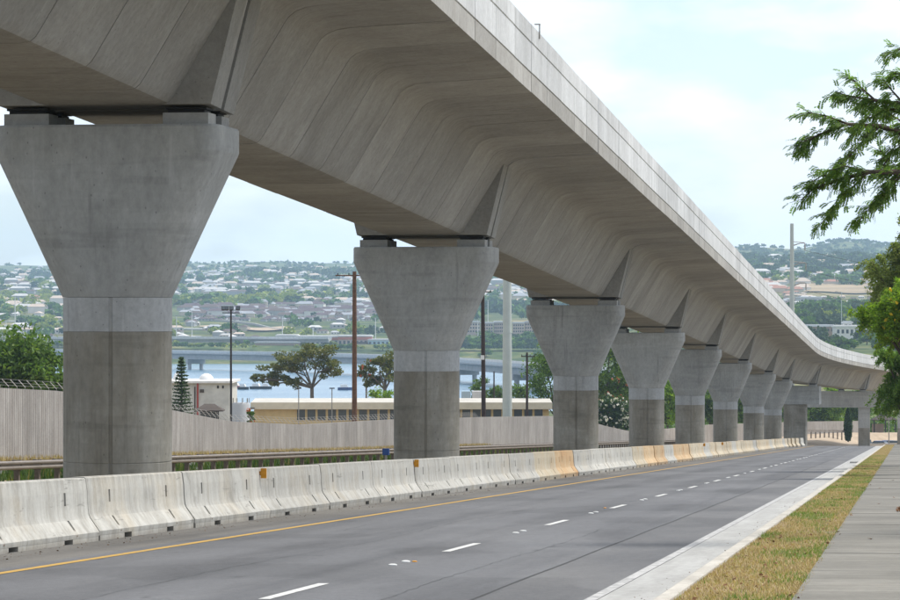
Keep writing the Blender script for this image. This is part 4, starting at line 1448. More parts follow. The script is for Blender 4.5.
m_.box((0, -.03, .78), (1.37, .06, .09)); m_.box((0, -.03, -.78), (1.37, .06, .09))
wf = m_.mesh('window_frame', M['yellowwall'])
for k_ in range(24):
    x = L2(301, d) + k_ * 1.4
    if x > X1 - .8: break
    wi = link('window', win, t, (x, .17, (HORIZ - 415) * s)); link('window_frame', wf, wi)
m_ = MB(); m_.box((L2(247, d), -.5, (HORIZ - 408) * s), (2.2, 1.2, .12)); link('canopy', m_.mesh('canopy', M['brownroof']), t)
# white containers on the yard
for px, w_, lab in ((466, 9, 'pale blue-white container beside the second column, above the warehouse roof'), (477, 10, 'white container touching the dark tarred pole, above the warehouse roof')):
    dd = 470; s2 = dd / 3100
    t = thing('container', lab, 'container', (L2(px, dd), dd, (HORIZ - 391) * s2 - 2.2))
    m_ = MB(); m_.box((0, 0, 1.1), (w_ * s2, 2.4, 2.2))
    link('container_body', m_.mesh('container_body', M['white'] if px > 470 else M['lightblue']), t)
    m_ = MB()
    for k_ in range(5): m_.box((-w_ * s2 * .42 + k_ * w_ * s2 * .21, -1.22, 1.1), (.05, .05, 2.0))
    link('rib', m_.mesh('rib', M['greyroof']), t)
# white flat roofed building left
d = 335; s = d / 3100
t = thing('white_building', 'weathered white flat-roofed building beside the floodlight pole', 'building', (0, d, 0))
xa, xb = L2(128, d), L2(229.5, d); zt, zb = (HORIZ - 383) * s, -18
m_ = MB(); m_.box(((xa + xb) / 2, 6, (zt + zb) / 2), (xb - xa, 12, zt - zb)); link('wall', m_.mesh('wall', M['offwhite']), t)
m_ = MB(); m_.box(((xa + xb) / 2, 6, zt + .1), (xb - xa + .7, 12.8, .24)); link('roof_slab', m_.mesh('roof_slab', M['white']), t)
for px, w_, hgt in ((202, 15, .7), (172, 8, .8)):
    m_ = MB()
    rx_ = w_ * s / 2
    m_.loft([[(L2(px, d) + rx_ * q * math.cos(a), 6 + rx_ * q * math.sin(a), zt + .22 + hgt * zz) for a in np.arange(0, 6.28, .45)] for q, zz in ((1, 0), (.9, .45), (.6, .8), (.2, 1))])
    link('roof_dome', m_.mesh('roof_dome', M['white'], 60), t)
m_ = MB(); m_.tube([(L2(197.8, d), -.15, zb), (L2(197.8, d), -.15, zt)], .09, 8); link('red_pipe', m_.mesh('red_pipe', M['redpaint']), t)
m_ = MB(); m_.tube([(L2(195, d), -.15, zb), (L2(195, d), -.15, zt - .4)], .06, 8); link('downpipe', m_.mesh('downpipe', M['darkwood']), t)
m_ = MB(); m_.box((L2(202, d), -.03, (HORIZ - 391) * s), (.45, .1, .35)); link('vent', m_.mesh('vent', M['brownroof']), t)
for px in (218, 223): 
    m_ = MB(); m_.box((L2(px, d), -.03, (HORIZ - 387) * s), (.2, .08, .3)); link('vent', m_.mesh('vent', M['lamp']), t)
# little hut with hip roof
d = 272; s = d / 3100
t = thing('guard_hut', 'small glazed hut with a brown hipped roof in front of the white building', 'hut', gz(209.5, d))
zg = gz(209.5, d).z
e = (HORIZ - 410) * s - zg; rt = (HORIZ - 403.8) * s - zg
m_ = MB(); hw = 14.5 * s
m_.add([(-hw, -hw, e), (hw, -hw, e), (hw, hw, e), (-hw, hw, e), (-hw * .35, 0, rt), (hw * .35, 0, rt), (-hw, -hw, e - .1), (hw, -hw, e - .1), (hw, hw, e - .1), (-hw, hw, e - .1)],
       [(0, 1, 5, 4), (1, 2, 5), (2, 3, 4, 5), (3, 0, 4), (6, 7, 1, 0), (7, 8, 2, 1), (8, 9, 3, 2), (9, 6, 0, 3), (9, 8, 7, 6)])
link('roof', m_.mesh('roof', M['brownroof']), t)
hb = 9.0 * s
m_ = MB(); m_.box((0, 0, (e - 1.15) / 2 - .3), (hb * 2, hb * 2, e - 1.15 + .6)); link('wall', m_.mesh('wall', M['offwhite']), t)
m_ = MB()
for x in (-1, -.33, .33, 1):
    for y in (-1, 1): m_.box((x * (hb - .06), y * (hb - .06), e - .63), (.09, .09, 1.06))
link('corner_frame', m_.mesh('corner_frame', M['lamp']), t)
for x in (-.66, 0, .66):
    m_ = MB(); m_.box((x * (hb - .06), -hb + .06, e - .63), (hb * .6, .03, 1.04)); link('window', m_.mesh('window', M['glass']), t)
# white tank right of floodlight
t = thing('storage_tank', 'pale blue storage tank between the floodlight pole and the yellow warehouse', 'tank', (L2(241, 318), 318, -19))
m_ = MB(); ra = 9 * 318 / 3100
zt = (HORIZ - 402.5) * 318 / 3100 + 19
m_.loft([[(ra * q * math.cos(a), ra * q * math.sin(a), z) for a in np.arange(0, 6.28, .35)] for q, z in ((1, 0), (1, zt - .2), (.97, zt - .15), (.9, zt))])
link('tank_shell', m_.mesh('tank_shell', M['greyroof'], 40), t)
m_ = MB()
for a in np.arange(0, 6.28, .7): m_.box((ra * .92 * math.cos(a), ra * .92 * math.sin(a), zt + .2), (.06, .06, .5))
link('railing', m_.mesh('railing', M['steel']), t)
# red-flowered plant + small green shrub in front of warehouse corner
put_tree('low_shrub', 'small green shrub at the left corner of the yellow warehouse', 251, 288, 410, 424, 4.5, M['leaf_mid'], M['bark'], 120, 14, 40, .12, low=-.9, flowers=(M['flower_red'], 6, .12))

# floodlight pole
d = 285; s = d / 3100
g = gz(231, d)
t = thing('floodlight_pole', 'tall dark floodlight mast beside the white building', 'light pole', g)
zt = (HORIZ - 309) * s - g.z
m_ = MB(); m_.tube([(0, 0, -.5), (0, 0, zt * .6), (0, 0, zt)], [.13, .10, .08], 8); link('pole', m_.mesh('pole', M['lamp'], 60), t)
m_ = MB(); m_.box((0, 0, zt - .35), (1.6, .08, .08)); m_.box((0, 0, zt - .15), (.12, .12, .5)); link('crossarm', m_.mesh('crossarm', M['lamp']), t)
for x, rz_ in ((-.72, .3), (-.38, -.2), (.02, .2), (.68, -.3)):
    m_ = MB()
    m_.loft([ring(.12, .1, .03, -.16, 3), ring(.2, .19, .04, .1, 3), ring(.21, .2, .04, .17, 3)])
    fl = link('floodlight', m_.mesh('floodlight', M['lamp']), t, (x, -.05, zt + .02), (R(62), 0, rz_))
    m_ = MB(); m_.box((0, 0, .178), (.34, .32, .012)); link('lens', m_.mesh('lens', M['glass']), fl)

def wires(obj, p0, p1, sag, rad=.012, n=12, mat=None):
    pass

def utility_pole(label, px, d, ytop, rad, mat, arms, lean=0.0, name='utility_pole', extra=None):
    s = d / 3100
    g = gz(px, d)
    t = thing(name, label, 'utility pole', g)
    zt = (HORIZ - ytop) * s - g.z
    m_ = MB(); m_.tube([(lean, 0, -.6), (lean * .5, 0, zt * .5), (0, 0, zt)], [rad * 1.15, rad, rad * .8], 10)
    link('pole', m_.mesh('pole', mat, 60), t)
    for (y, xl, xr) in arms:
        z = (HORIZ - y) * s - g.z
        m_ = MB(); m_.box(((xl + xr) / 2 * s, -.12, z), ((xr - xl) * s, .1, .12))
        a = link('crossarm', m_.mesh('crossarm', mat), t)
        nn = 4
        for k_ in range(nn):
            x = (xl + (xr - xl) * (.06 + .88 * k_ / (nn - 1))) * s
            m_ = MB(); m_.tube([(x, -.12, z + .06), (x, -.12, z + .17), (x, -.12, z + .26)], [.045, .06, .03], 6)
            link('insulator', m_.mesh('insulator', M['lamp']), a)
    return t
utility_pole('reddish brown wooden utility pole with one crossarm beside the second column', 354.5, 300, 271.5, .24, M['wood'], [(275.5, -19, 19)])
utility_pole('short reddish brown wooden post behind the larger brown utility pole', 366.3, 448, 366, .12, M['wood'], [])
p2 = utility_pole('dark tarred utility pole right of the second column, passing behind its cap', 482.5, 346, 262, .24, M['darkwood'], [(278, -7, 9), (292, -7, 9)], lean=.16)
m_ = MB(); m_.box((0, -.27, (HORIZ - 357.5) * 346 / 3100 - p2.location.z), (.42, .03, .5)); link('pole_sign', m_.mesh('pole_sign', M['white']), p2)
utility_pole('slim dark utility pole with a short crossarm left of the third column', 527, 388, 352.5, .16, M['darkwood'], [(356.5, -6, 8)])
utility_pole('short dark post between the tarred pole and the thick pale pole', 494, 500, 371.5, .14, M['darkwood'], [])
for px, lab in ((298.7, 'thin grey post in front of the warehouse, where the yellow wall meets the windows'), (332, 'thin grey post in front of the middle of the warehouse windows')):
    g = gz(px, 290)
    t = thing('thin_post', lab, 'post', g)
    zt = (HORIZ - 388.5) * 290 / 3100 - g.z
    m_ = MB(); m_.tube([(0, 0, -.4), (0, 0, zt)], .05, 6); link('pole', m_.mesh('pole', M['steel']), t)
    m_ = MB(); m_.box((0, 0, zt + .02), (.5, .2, .1)); link('lamp_head', m_.mesh('lamp_head', M['lamp']), t)
# thick steel pole
d = 372; s = d / 3100
g = gz(507.2, d)
t = thing('steel_monopole', 'thick pale steel pole between the second and third columns', 'pole', g)
m_ = MB()
za, zb_ = (HORIZ - 333) * s - g.z, (HORIZ - 205) * s - g.z
m_.tube([(0, 0, -.6), (0, 0, za)], [.60, .56], 14); link('lower_tube', m_.mesh('lower_tube', M['monopole'], 60), t)
m_ = MB(); m_.tube([(0, 0, za - .02), (0, 0, za + .1)], [.59, .59], 14); link('flange', m_.mesh('flange', M['monopole'], 60), t)
m_ = MB(); m_.tube([(0, 0, za + .1), (0, 0, zb_)], [.545, .47], 14); link('upper_tube', m_.mesh('upper_tube', M['monopole'], 60), t)
# far transmission monopole above the guideway
d = 430; s = d / 3100
g = gz(792, d)
t = thing('transmission_pole', 'tall pale transmission pole with side arms rising beyond the guideway', 'pole', g)
zt = (HORIZ - 223.5) * s - g.z
m_ = MB(); m_.tube([(0, 0, -1), (0, 0, zt * .5), (0, 0, zt)], [.42, .34, .25], 12); link('pole', m_.mesh('pole', M['monopole'], 60), t)
for y, ln in ((244, 13), (264, 14), (284, 14)):
    z = (HORIZ - y) * s - g.z
    m_ = MB(); m_.tube([(0, 0, z - .25), (ln * s * .6, 0, z + .1), (ln * s, 0, z + .15)], [.1, .07, .05], 6)
    m_.tube([(0, 0, z + .35), (ln * s * .95, 0, z + .2)], [.05, .05], 5)
    a = link('arm', m_.mesh('arm', M['steel']), t)
    m_ = MB(); m_.tube([(ln * s, 0, z + .1), (ln * s, 0, z - .5), (ln * s, 0, z - .9)], [.08, .11, .05], 6); link('insulator', m_.mesh('insulator', M['steel']), a)
    m_ = MB()
    P = []
    for k_ in range(13):
        f_ = k_ / 12
        P.append((ln * s + 55 * f_, -40 * f_, z - .9 - 9 * 4 * f_ * (1 - f_) * .35 - 3 * f_))
    m_.tube(P, .022, 4); link('power_line', m_.mesh('power_line', M['lamp']), t)
# two light poles on the far slope at right
for px, d, yt, lab in ((841.5, 1500, 292, 'slim pale light pole on the hillside right of the transmission pole'), (888.8, 500, 404, 'slim grey lamp post at the far end of the sidewalk')):
    s = d / 3100; g = gz(px, d)
    t = thing('lamp_post', lab, 'lamp post', g)
    zt = (HORIZ - yt) * s - g.z
    rad = .22 if d > 1000 else .1
    m_ = MB(); m_.tube([(0, 0, -1), (0, 0, zt)], [rad, rad * .6], 8); link('pole', m_.mesh('pole', M['monopole'] if d > 1000 else M['steel']), t)
    m_ = MB(); m_.tube([(0, 0, zt - .1), (-rad * 9, 0, zt + .2)], rad * .5, 6); m_.box((-rad * 11, 0, zt + .2), (rad * 6, rad * 3, rad * 1.6)); link('lamp_head', m_.mesh('lamp_head', M['steel']), t)

# far pavilion, small wall and cars
d = 600; s = d / 3100
g = gz(884, d); gzz = (HORIZ - 434.5) * s
t = thing('pavilion', 'small brown hip-roofed pavilion beyond the far end of the road', 'pavilion', (g.x, d, gzz))
m_ = MB(); hw = 12.5 * s; e = (HORIZ - 419.5) * s - gzz; rt = (HORIZ - 414) * s - gzz
m_.add([(-hw, -hw * .6, e), (hw, -hw * .6, e), (hw, hw * .6, e), (-hw, hw * .6, e), (-hw * .25, 0, rt), (hw * .25, 0, rt), (-hw, -hw * .6, e - .15), (hw, -hw * .6, e - .15), (hw, hw * .6, e - .15), (-hw, hw * .6, e - .15)],
       [(0, 1, 5, 4), (1, 2, 5), (2, 3, 4, 5), (3, 0, 4), (6, 7, 1, 0), (7, 8, 2, 1), (8, 9, 3, 2), (9, 6, 0, 3), (9, 8, 7, 6)])
link('roof', m_.mesh('roof', M['brownroof']), t)
m_ = MB(); m_.box((0, 0, rt + .25), (1.0, .8, .6)); link('cupola', m_.mesh('cupola', M['brownroof']), t)
for x in (-.85, .05, .85):
    m_ = MB(); m_.box((x * hw, -hw * .45, e / 2 - .5), (.24, .24, e + .9)); link('post', m_.mesh('post', M['lamp']), t)
m_ = MB(); m_.box((-hw * .45, hw * .3, e * .35 - .5), (hw * .95, .2, e * .7 + 1)); link('wall', m_.mesh('wall', M['tanwall']), t)

def car(label, px, d, roof_y, mat, rz):
    s = d / 3100
    X = (px - 450) * s
    z0 = (HORIZ - roof_y) * s - 1.46
    t = thing('parked_car', label, 'car', (X, d, z0), (0, 0, rz), 'cars parked beyond the crest of the road')
    m_ = MB()
    secs = [(-2.2, .35, .75), (-2.1, .3, .9), (-1.2, .25, .95), (1.0, .25, .92), (2.05, .3, .8), (2.2, .38, .62)]
    m_.loft([[(-.86, y, a), (.86, y, a), (.88, y, (a + b) / 2), (.8, y, b), (-.8, y, b), (-.88, y, (a + b) / 2)] for y, a, b in secs])
    body = link('body', m_.mesh('body', mat, 35), t)
    m_ = MB()
    m_.loft([[(-w, y, z), (w, y, z), (w * .99, y2, z2), (-w * .99, y2, z2)] for w, y, z, y2, z2 in ((.78, -1.9, .9, 1.1, .9), (.64, -1.35, 1.4, .35, 1.4))])
    link('windows', m_.mesh('windows', M['glass']), t)
    m_ = MB(); m_.box((0, -.5, 1.43), (1.26, 1.75, .07)); link('roof', m_.mesh('roof', mat), t)
    for x in (-.8, .8):
        for y in (-1.35, 1.35):
            m_ = MB(); m_.tube([(x - .1, y, .32), (x + .1, y, .32)], .32, 14); w = link('wheel', m_.mesh('wheel', M['tyre'], 40), t)
            m_ = MB(); m_.tube([(x - .105, y, .32), (x + .105, y, .32)], .18, 10); link('rim', m_.mesh('rim', M['steel'], 40), w)
        m_ = MB(); m_.box((x * .82, -2.17, .78), (.34, .08, .18)); link('tail_light', m_.mesh('tail_light', M['tail']), t)
    m_ = MB(); m_.box((0, -2.2, .62), (.5, .03, .13)); link('licence_plate', m_.mesh('licence_plate', M['white']), t)
    return t
car('dark car with red tail lights beyond the crest of the road', 867, 505, 439.6, M['carpaint_black'], -TH)
car('blue car beyond the crest, left of the other blue one', 877, 508, 440.8, M['carpaint_blue'], -TH + 1.2)
car('blue car beyond the crest, between its blue neighbour and a dark one', 885, 512, 440.4, M['carpaint_blue'], -TH + 1.4)
car('dark car beyond the crest, closest to the right post of the crossbeam', 892.5, 510, 440.6, M['carpaint_black'], -TH + 1.2)

# ================================================================== THE BAY
# road bridge over the water
def viaduct(label, pts, deck_w, deck_t, pier_at, mat, pier_w=14):
    P = [Vector(p) for p in pts]
    o0 = P[0]
    t = thing('road_bridge', label, 'bridge', o0)
    m_ = MB(); m2 = MB()
    rings_, r2, r3 = [], [], []
    m3 = MB()
    for k_, p in enumerate(P):
        a, b = P[max(0, k_ - 1)], P[min(len(P) - 1, k_ + 1)]
        tdir = (b - a).normalized(); n_ = Vector((tdir.y, -tdir.x, 0)).normalized()
        q = p - o0
        hw = deck_w / 2
        rings_.append([q + n_ * x + Vector((0, 0, z)) for x, z in ((hw, 0), (hw, -.6), (hw - 1.6, -.9), (hw - 1.8, -deck_t), (-hw + 1.8, -deck_t), (-hw + 1.6, -.9), (-hw, -.6), (-hw, 0))])
        r2.append([q + n_ * x + Vector((0, 0, z)) for x, z in ((hw - .05, .01), (hw - .05, 1.3), (hw - .35, 1.3), (hw - .35, .01))])
        r3.append([q + n_ * x + Vector((0, 0, z)) for x, z in ((-hw + .05, .01), (-hw + .05, 1.3), (-hw + .35, 1.3), (-hw + .35, .01))])
    m_.loft(rings_); link('deck', m_.mesh('deck', mat), t)
    m2.loft(r2); link('parapet', m2.mesh('parapet', M['parapet']), t)
    m3.loft(r3); link('parapet', m3.mesh('parapet', M['parapet']), t)
    for f_ in pier_at:
        x = f_ * (len(P) - 1); i0 = min(len(P) - 2, int(x)); c = P[i0].lerp(P[i0 + 1], x - i0) - o0
        tdir = (P[i0 + 1] - P[i0]).normalized(); ang = math.atan2(-tdir.x, tdir.y)
        m_ = MB(); m_.box((0, 0, -deck_t - 1.3), (deck_w - 3, 2.4, 2.56))
        pc = link('pier_cap', m_.mesh('pier_cap', M['bridge']), t, c, (0, 0, ang))
        for sx in (-1, 1):
            m_ = MB(); m_.tube([(sx * deck_w * .27, 0, -deck_t - 2.55), (sx * deck_w * .27, 0, -16)], 1.1, 10); link('pier_leg', m_.mesh('pier_leg', M['bridge'], 60), pc)
    return t
ZB = -21.6
viaduct('long grey road bridge crossing the bay water behind the trees', [((px - 450) / 3100 * d, d, ZB) for px, d in ((-260, 1905), (0, 1860), (170, 1790), (300, 1690), (400, 1560), (470, 1430), (530, 1310), (590, 1190), (660, 1080), (740, 960))], 15, 3.6, [.13, .245, .33, .44, .55, .66, .78, .88], M['bridge'])
viaduct('second grey roadway bridge farther back along the shore', [((px - 450) / 3100 * d, d, (HORIZ - 338.5) / 3100 * d) for px, d in ((-200, 2075), (60, 2070), (170, 2065), (240, 2060), (285, 2055), (330, 2050))], 12, 2.6, [.2, .4, .6, .8], M['bridge'])

# boats and floats on the water
def boat(label, px, y, mat, L=9):
    d = -WATER * 3100 / (y - HORIZ)
    t = thing('moored_boat', label, 'boat', ((px - 450) / 3100 * d, d, WATER), (0, 0, random.uniform(-.3, .3)), 'small craft moored on the bay')
    m_ = MB()
    m_.loft([[(x, -w, 1.1), (x, w, 1.1), (x, w * .6, -.2), (x, -w * .6, -.2)] for x, w in ((-L / 2, 1.1), (-L * .2, 1.4), (L * .2, 1.2), (L * .5, .15))])
    link('hull', m_.mesh('hull', mat), t)
    m_ = MB(); m_.loft([[(x, -1, 1.08), (x, 1, 1.08), (x, .8, z), (x, -.8, z)] for x, z in ((-L * .3, 2.2), (L * .12, 2.3), (L * .22, 1.3))]); link('cabin', m_.mesh('cabin', M['white']), t)
boat('red-hulled boat moored just right of the floodlight mast', 236, 388.5, M['redpaint'], 6)
boat('dark boat moored right of the red one', 243.5, 389.5, M['carpaint_black'], 4.5)
boat('dark boat moored left of the umbrella tree', 257, 389, M['carpaint_black'], 6)
boat('dark boat moored close against the umbrella tree crown', 266, 389, M['carpaint_black'], 5)
boat('dark boat showing through the branches of the umbrella tree', 345, 390, M['carpaint_blue'], 6)

# ================================================================== THE TOWN ON THE FAR SLOPE
def house_meshes(wmat, rmat, w, dp, h, rh, seed):
    m1 = MB(); m1.box((0, 0, h / 2 - 1.5), (w, dp, h + 3))
    e = .45
    m2 = MB()
    m2.add([(-w / 2 - e, -dp / 2 - e, h), (w / 2 + e, -dp / 2 - e, h), (w / 2 + e, dp / 2 + e, h), (-w / 2 - e, dp / 2 + e, h), (-w / 2 + dp * .3, 0, h + rh), (w / 2 - dp * .3, 0, h + rh)],
           [(0, 1, 5, 4), (1, 2, 5), (2, 3, 4, 5), (3, 0, 4), (3, 2, 1, 0)])
    m3 = MB()
    for k_ in range(3):
        m3.box((-w * .33 + k_ * w * .33, -dp / 2 - .02, h * .55), (w * .14, .08, h * .36))
    return m1.mesh('wall', wmat), m2.mesh('roof', rmat), m3.mesh('window', M['glass'])
rmats = {}
for nm, c in (('white', (0.50, 0.49, 0.47)), ('tan', (0.44, 0.36, 0.29)), ('brown', (0.11, 0.08, 0.068)), ('grey', (0.33, 0.34, 0.36)), ('purple', (0.095, 0.066, 0.070)), ('terracotta', (0.34, 0.17, 0.12))):
    rmats[nm] = simple('roof_' + nm, c, 0.85, var=.12, ns=.15, dark=.85)
wmats = [simple('house_wall_white', (0.62, 0.60, 0.56), .85, ns=.2, dark=.9), simple('house_wall_cream', (0.52, 0.45, 0.36), .85, ns=.2, dark=.9), simple('house_wall_grey', (0.36, 0.36, 0.36), .85, ns=.2, dark=.9)]
HT = {}
for ri, nm in enumerate(rmats):
    HT[nm] = [house_meshes(wmats[(ri + q) % 3], rmats[nm], *dims, 0) for q, dims in enumerate(((11, 8, 3.2, 1.8), (15, 9, 3.4, 2.2), (18, 11, 5.6, 2.6)))]
SZ = ('small', 'mid-sized', 'tall')
hlabel = {'white': 'white-roofed house', 'tan': 'tan-roofed house', 'brown': 'brown-roofed townhouse',
          'grey': 'grey-roofed house', 'purple': 'dusky purple-roofed townhouse', 'terracotta': 'terracotta-roofed house'}
proto = {}
def place_words(px, d):
    if px > 700: z = 'above the curve of the guideway'
    elif px < 63: z = 'left of the largest column'
    elif px < 231: z = 'between largest column and floodlight mast'
    elif px < 300: z = 'just right of the floodlight mast'
    elif px < 354: z = 'just left of the brown pole'
    elif px < 400: z = 'between brown pole and second column'
    elif px < 507: z = 'between second column and pale pole'
    else: z = 'right of the thick pale pole'
    e = 'by the far shore' if d < (1500 if px > 700 else 2150) else ('low on the slope' if d < (2000 if px > 700 else 2400) else 'partway up the slope')
    return e + ' ' + z
HOUSES = []
rh = random.Random(77)
def dens_left(y):
    return 1
def ypick(px, y):
    """distance at which the ground is seen on image row y in the direction px"""
    best = None
    for d in DGRID:
        X = (px - 450) / 3100 * d
        yy = HORIZ - far_profile(X, d) / d * 3100
        if yy <= y: return d
    return None
DGRID = np.concatenate([np.arange(1100, 3000, 25), np.arange(3000, 7600, 60)])
def band(px0, px1, y0, y1, n, palette, big=0.2, rows=None):
    for _ in range(n):
        px = rh.uniform(px0, px1); y = rh.uniform(y0, y1)
        if 560 < px < 735: continue
        d = ypick(px, y)
        if d is None or (px < 560 and d < 2040): continue
        if any(a <= px <= b and y0_ <= y <= y1_ for a, b, y0_, y1_ in ((206, 292, 323, 331), (804, 872, 286, 298), (260, 395, 335, 346), (440, 560, 321, 345))): continue
        HOUSES.append((d, px, rh.choice(palette), 0 if rh.random() > big + .3 else (1 if rh.random() > big else 2)))
# left view: white/tan rows high, estate of purple-brown roofs below
band(-30, 560, 282, 295, 620, ['white', 'white', 'tan', 'grey', 'brown'], .2)
band(-30, 560, 274, 284, 330, ['white', 'tan', 'grey'])
band(-30, 110, 300, 322, 46, ['white', 'tan', 'terracotta', 'tan'], .4)
for yy in np.arange(307.5, 322, 2.0):
    band(185, 420, yy - .4, yy + .4, 46, ['purple', 'purple', 'brown', 'grey'], .15)
band(160, 300, 297, 308, 18, ['tan', 'white', 'grey'])
band(300, 560, 295, 308, 90, ['white', 'tan', 'grey'])
band(450, 545, 296, 302, 26, ['purple', 'grey', 'white'])
band(-30, 560, 267, 276, 130, ['white', 'tan'])
# right view
band(738, 900, 259, 268, 90, ['white', 'white', 'terracotta', 'tan'])
band(738, 900, 269, 283, 90, ['tan', 'white', 'grey'])
band(738, 900, 284, 299, 110, ['tan', 'white', 'terracotta', 'tan'], .1)
band(770, 900, 299, 309, 80, ['purple', 'brown', 'grey', 'white', 'purple'], .1)
band(770, 900, 310, 326, 40, ['brown', 'grey', 'white', 'tan'], .1)
band(-30, 560, 323, 342, 130, ['white', 'grey', 'tan', 'white', 'brown'], .45)
HOUSES.sort(key=lambda q: q[0])
hid = lambda px: 63 < px < 166 or 396 < px < 457
near_h = [q for q in HOUSES if not hid(q[1])][:290]
rest_h = [q for q in HOUSES if hid(q[1])] + [q for q in HOUSES if not hid(q[1])][290:]
for d, px, nm, sz in near_h:
    X = (px - 450) / 3100 * d
    loc = (X, d, far_profile(X, d)); rz_ = rh.choice([0, .15, -.2, 1.4, .35, -.5])
    if (nm, sz) not in proto:
        a, b, c = HT[nm][sz]
        t = thing('house', '%s %s %s' % (SZ[sz], hlabel[nm], place_words(px, d)), 'house', loc, (0, 0, rz_), 'houses on the distant slope')
        link('wall', a, t); link('roof', b, t); link('window', c, t)
        proto[(nm, sz)] = t
    else:
        t = copy_tree(proto[(nm, sz)]); t.location = loc; t.rotation_euler = (0, 0, rz_)
    t['label'] = '%s %s %s' % (SZ[sz], hlabel[nm], place_words(px, d))
    k_ = .46 if px > 700 else .56
    t.scale = (k_, k_, k_)
# far houses as stuff, one mesh per palette colour
by = {}
for q in rest_h: by.setdefault(q[2], []).append(q)
first = None
for nm, lst in by.items():
    Vr, Fr, Vw, Fw = [], [], [], []
    mr, mw = MB(), MB()
    for d, px, _, sz in lst:
        w, dp, h, rhh = ((11, 8, 3.2, 1.8), (15, 9, 3.4, 2.2), (18, 11, 5.6, 2.6))[sz]
        X = (px - 450) / 3100 * d; z = far_profile(X, d)
        a = rh.uniform(-.4, .4); ca, sa = math.cos(a), math.sin(a)
        f_ = lambda x, y, zz: (X + x * ca - y * sa, d + x * sa + y * ca, z + zz)
        mr.add([f_(-w / 2, -dp / 2, h), f_(w / 2, -dp / 2, h), f_(w / 2, dp / 2, h), f_(-w / 2, dp / 2, h), f_(-w / 2 + dp * .3, 0, h + rhh), f_(w / 2 - dp * .3, 0, h + rhh)], [(0, 1, 5, 4), (1, 2, 5), (2, 3, 4, 5), (3, 0, 4)])
        mw.add([f_(-w / 2 + .3, -dp / 2 + .3, -2), f_(w / 2 - .3, -dp / 2 + .3, -2), f_(w / 2 - .3, dp / 2 - .3, -2), f_(-w / 2 + .3, dp / 2 - .3, -2), f_(-w / 2 + .3, -dp / 2 + .3, h), f_(w / 2 - .3, -dp / 2 + .3, h), f_(w / 2 - .3, dp / 2 - .3, h), f_(-w / 2 + .3, dp / 2 - .3, h)], [(0, 1, 5, 4), (1, 2, 6, 5), (2, 3, 7, 6), (3, 0, 4, 7)])
    o = tag(link('far_houses', mr.mesh('far_houses', rmats[nm])), 'far rows of %s-roofed houses high on the slope' % nm, 'houses', None, 'stuff')
    link('walls', mw.mesh('walls', wmats[len(nm) % 3]), o)['kind'] = 'stuff'

# larger far buildings
def block(label, px0, px1, ytop, ybot, wmat, rmat, depth=18, d=None, wins=0, rows=2, name='far_building', roof_over=.5, band=None, cat='building'):
    pc = (px0 + px1) / 2
    if d is None: d = ypick(pc, ybot) or 2000
    s = d / 3100
    w = (px1 - px0) * s
    X = (pc - 450) * s
    zb, zt = (HORIZ - ybot) * s, (HORIZ - ytop) * s
    t = thing(name, label, cat, (X, d, zb))
    H = zt - zb
    m_ = MB(); m_.box((0, depth / 2, H / 2 - 3), (w, depth, H + 5.4)); link('wall', m_.mesh('wall', wmat), t)
    m_ = MB(); m_.box((0, depth / 2, H), (w + roof_over * 2, depth + roof_over * 2, .7)); m_.box((0, depth / 2, H + .5), (w * .96, depth * .9, .4)); link('roof', m_.mesh('roof', rmat), t)
    if band:
        m_ = MB(); m_.box((0, -.25, H - 1.6), (w + .4, .5, 1.7)); link('fascia_band', m_.mesh('fascia_band', band), t)
    if wins:
        ww, hh = w / wins, (H - (2.2 if band else .6)) / rows
        m_ = MB(); m_.box((0, 0, 0), (ww * .55, .2, hh * .5)); wm = m_.mesh('window', M['glass'])
        for r_ in range(rows):
            for c_ in range(wins):
                link('window', wm, t, (-w / 2 + (c_ + .5) * ww, -.04, (r_ + .52) * hh))
    return t
block('long white storage shed with a blue opening above the second roadway bridge', 181, 216, 329, 336.5, M['white'], M['white'], wins=3, rows=1, d=2330)
block('low white shed right of the floodlight mast, beyond the bridge', 217, 238, 330, 335.5, M['white'], M['white'], wins=2, rows=1, d=2340)
block('white store building with a low parapet, left end of the red-banded row', 276, 298, 335.5, 343.5, M['white'], M['white'], wins=3, rows=1, d=2075)
block('long store with a red roof band across the bay', 297, 338, 336.5, 345, M['offwhite'], M['white'], wins=9, rows=1, d=2072, band=M['redroof'])
block('long pale store with a faded red band beside the brown pole', 338, 372, 336, 346, M['beige'], M['white'], wins=8, rows=1, d=2068, band=M['redroof'])
block('pale blue two-storey block just left of the second column', 368, 398, 340, 354, M['lightblue'], M['greyroof'], wins=7, rows=3, d=2064)
block('dark red-brown house near the pale blue block', 352, 367, 343, 353, M['beige'], M['brownroof'], wins=4, rows=2, d=2062)
block('pale retaining wall of the shore road beyond the bridge', 255, 300, 342.5, 349, M['tanwall'], M['parapet'], d=2045, depth=3, cat='wall')
block('blue-fronted low commercial hall far left', 20, 36, 323.5, 327.5, M['blue'], M['white'], d=2480, wins=2, rows=1)
block('long pale commercial hall at the far left beyond the bay', -10, 62, 321.5, 328.5, M['greyroof'], M['white'], d=2500, wins=8, rows=1, depth=25)
block('pale pink low building at far left shore', 0, 60, 341, 347, M['beige'], M['offwhite'], d=2064, wins=8, rows=1)
for k_, (a, b) in enumerate(((467, 480), (481, 493), (494, 503), (513, 524), (525, 536), (537, 549))):
    lab = ['beige apartment block nearest the dark tarred pole', 'beige apartment block between the tarred pole and thick pale pole', 'beige apartment block touching the left side of the thick pale pole',
           'beige apartment block right of the thick pale pole', 'beige apartment block left of the third column cap', 'beige apartment block partly behind the third column cap'][k_]
    block(lab, a, b, 322 + (k_ % 2), 333, M['beige'], M['greyroof'], wins=5, rows=3, d=2235 + 6 * k_, name='apartment_block')
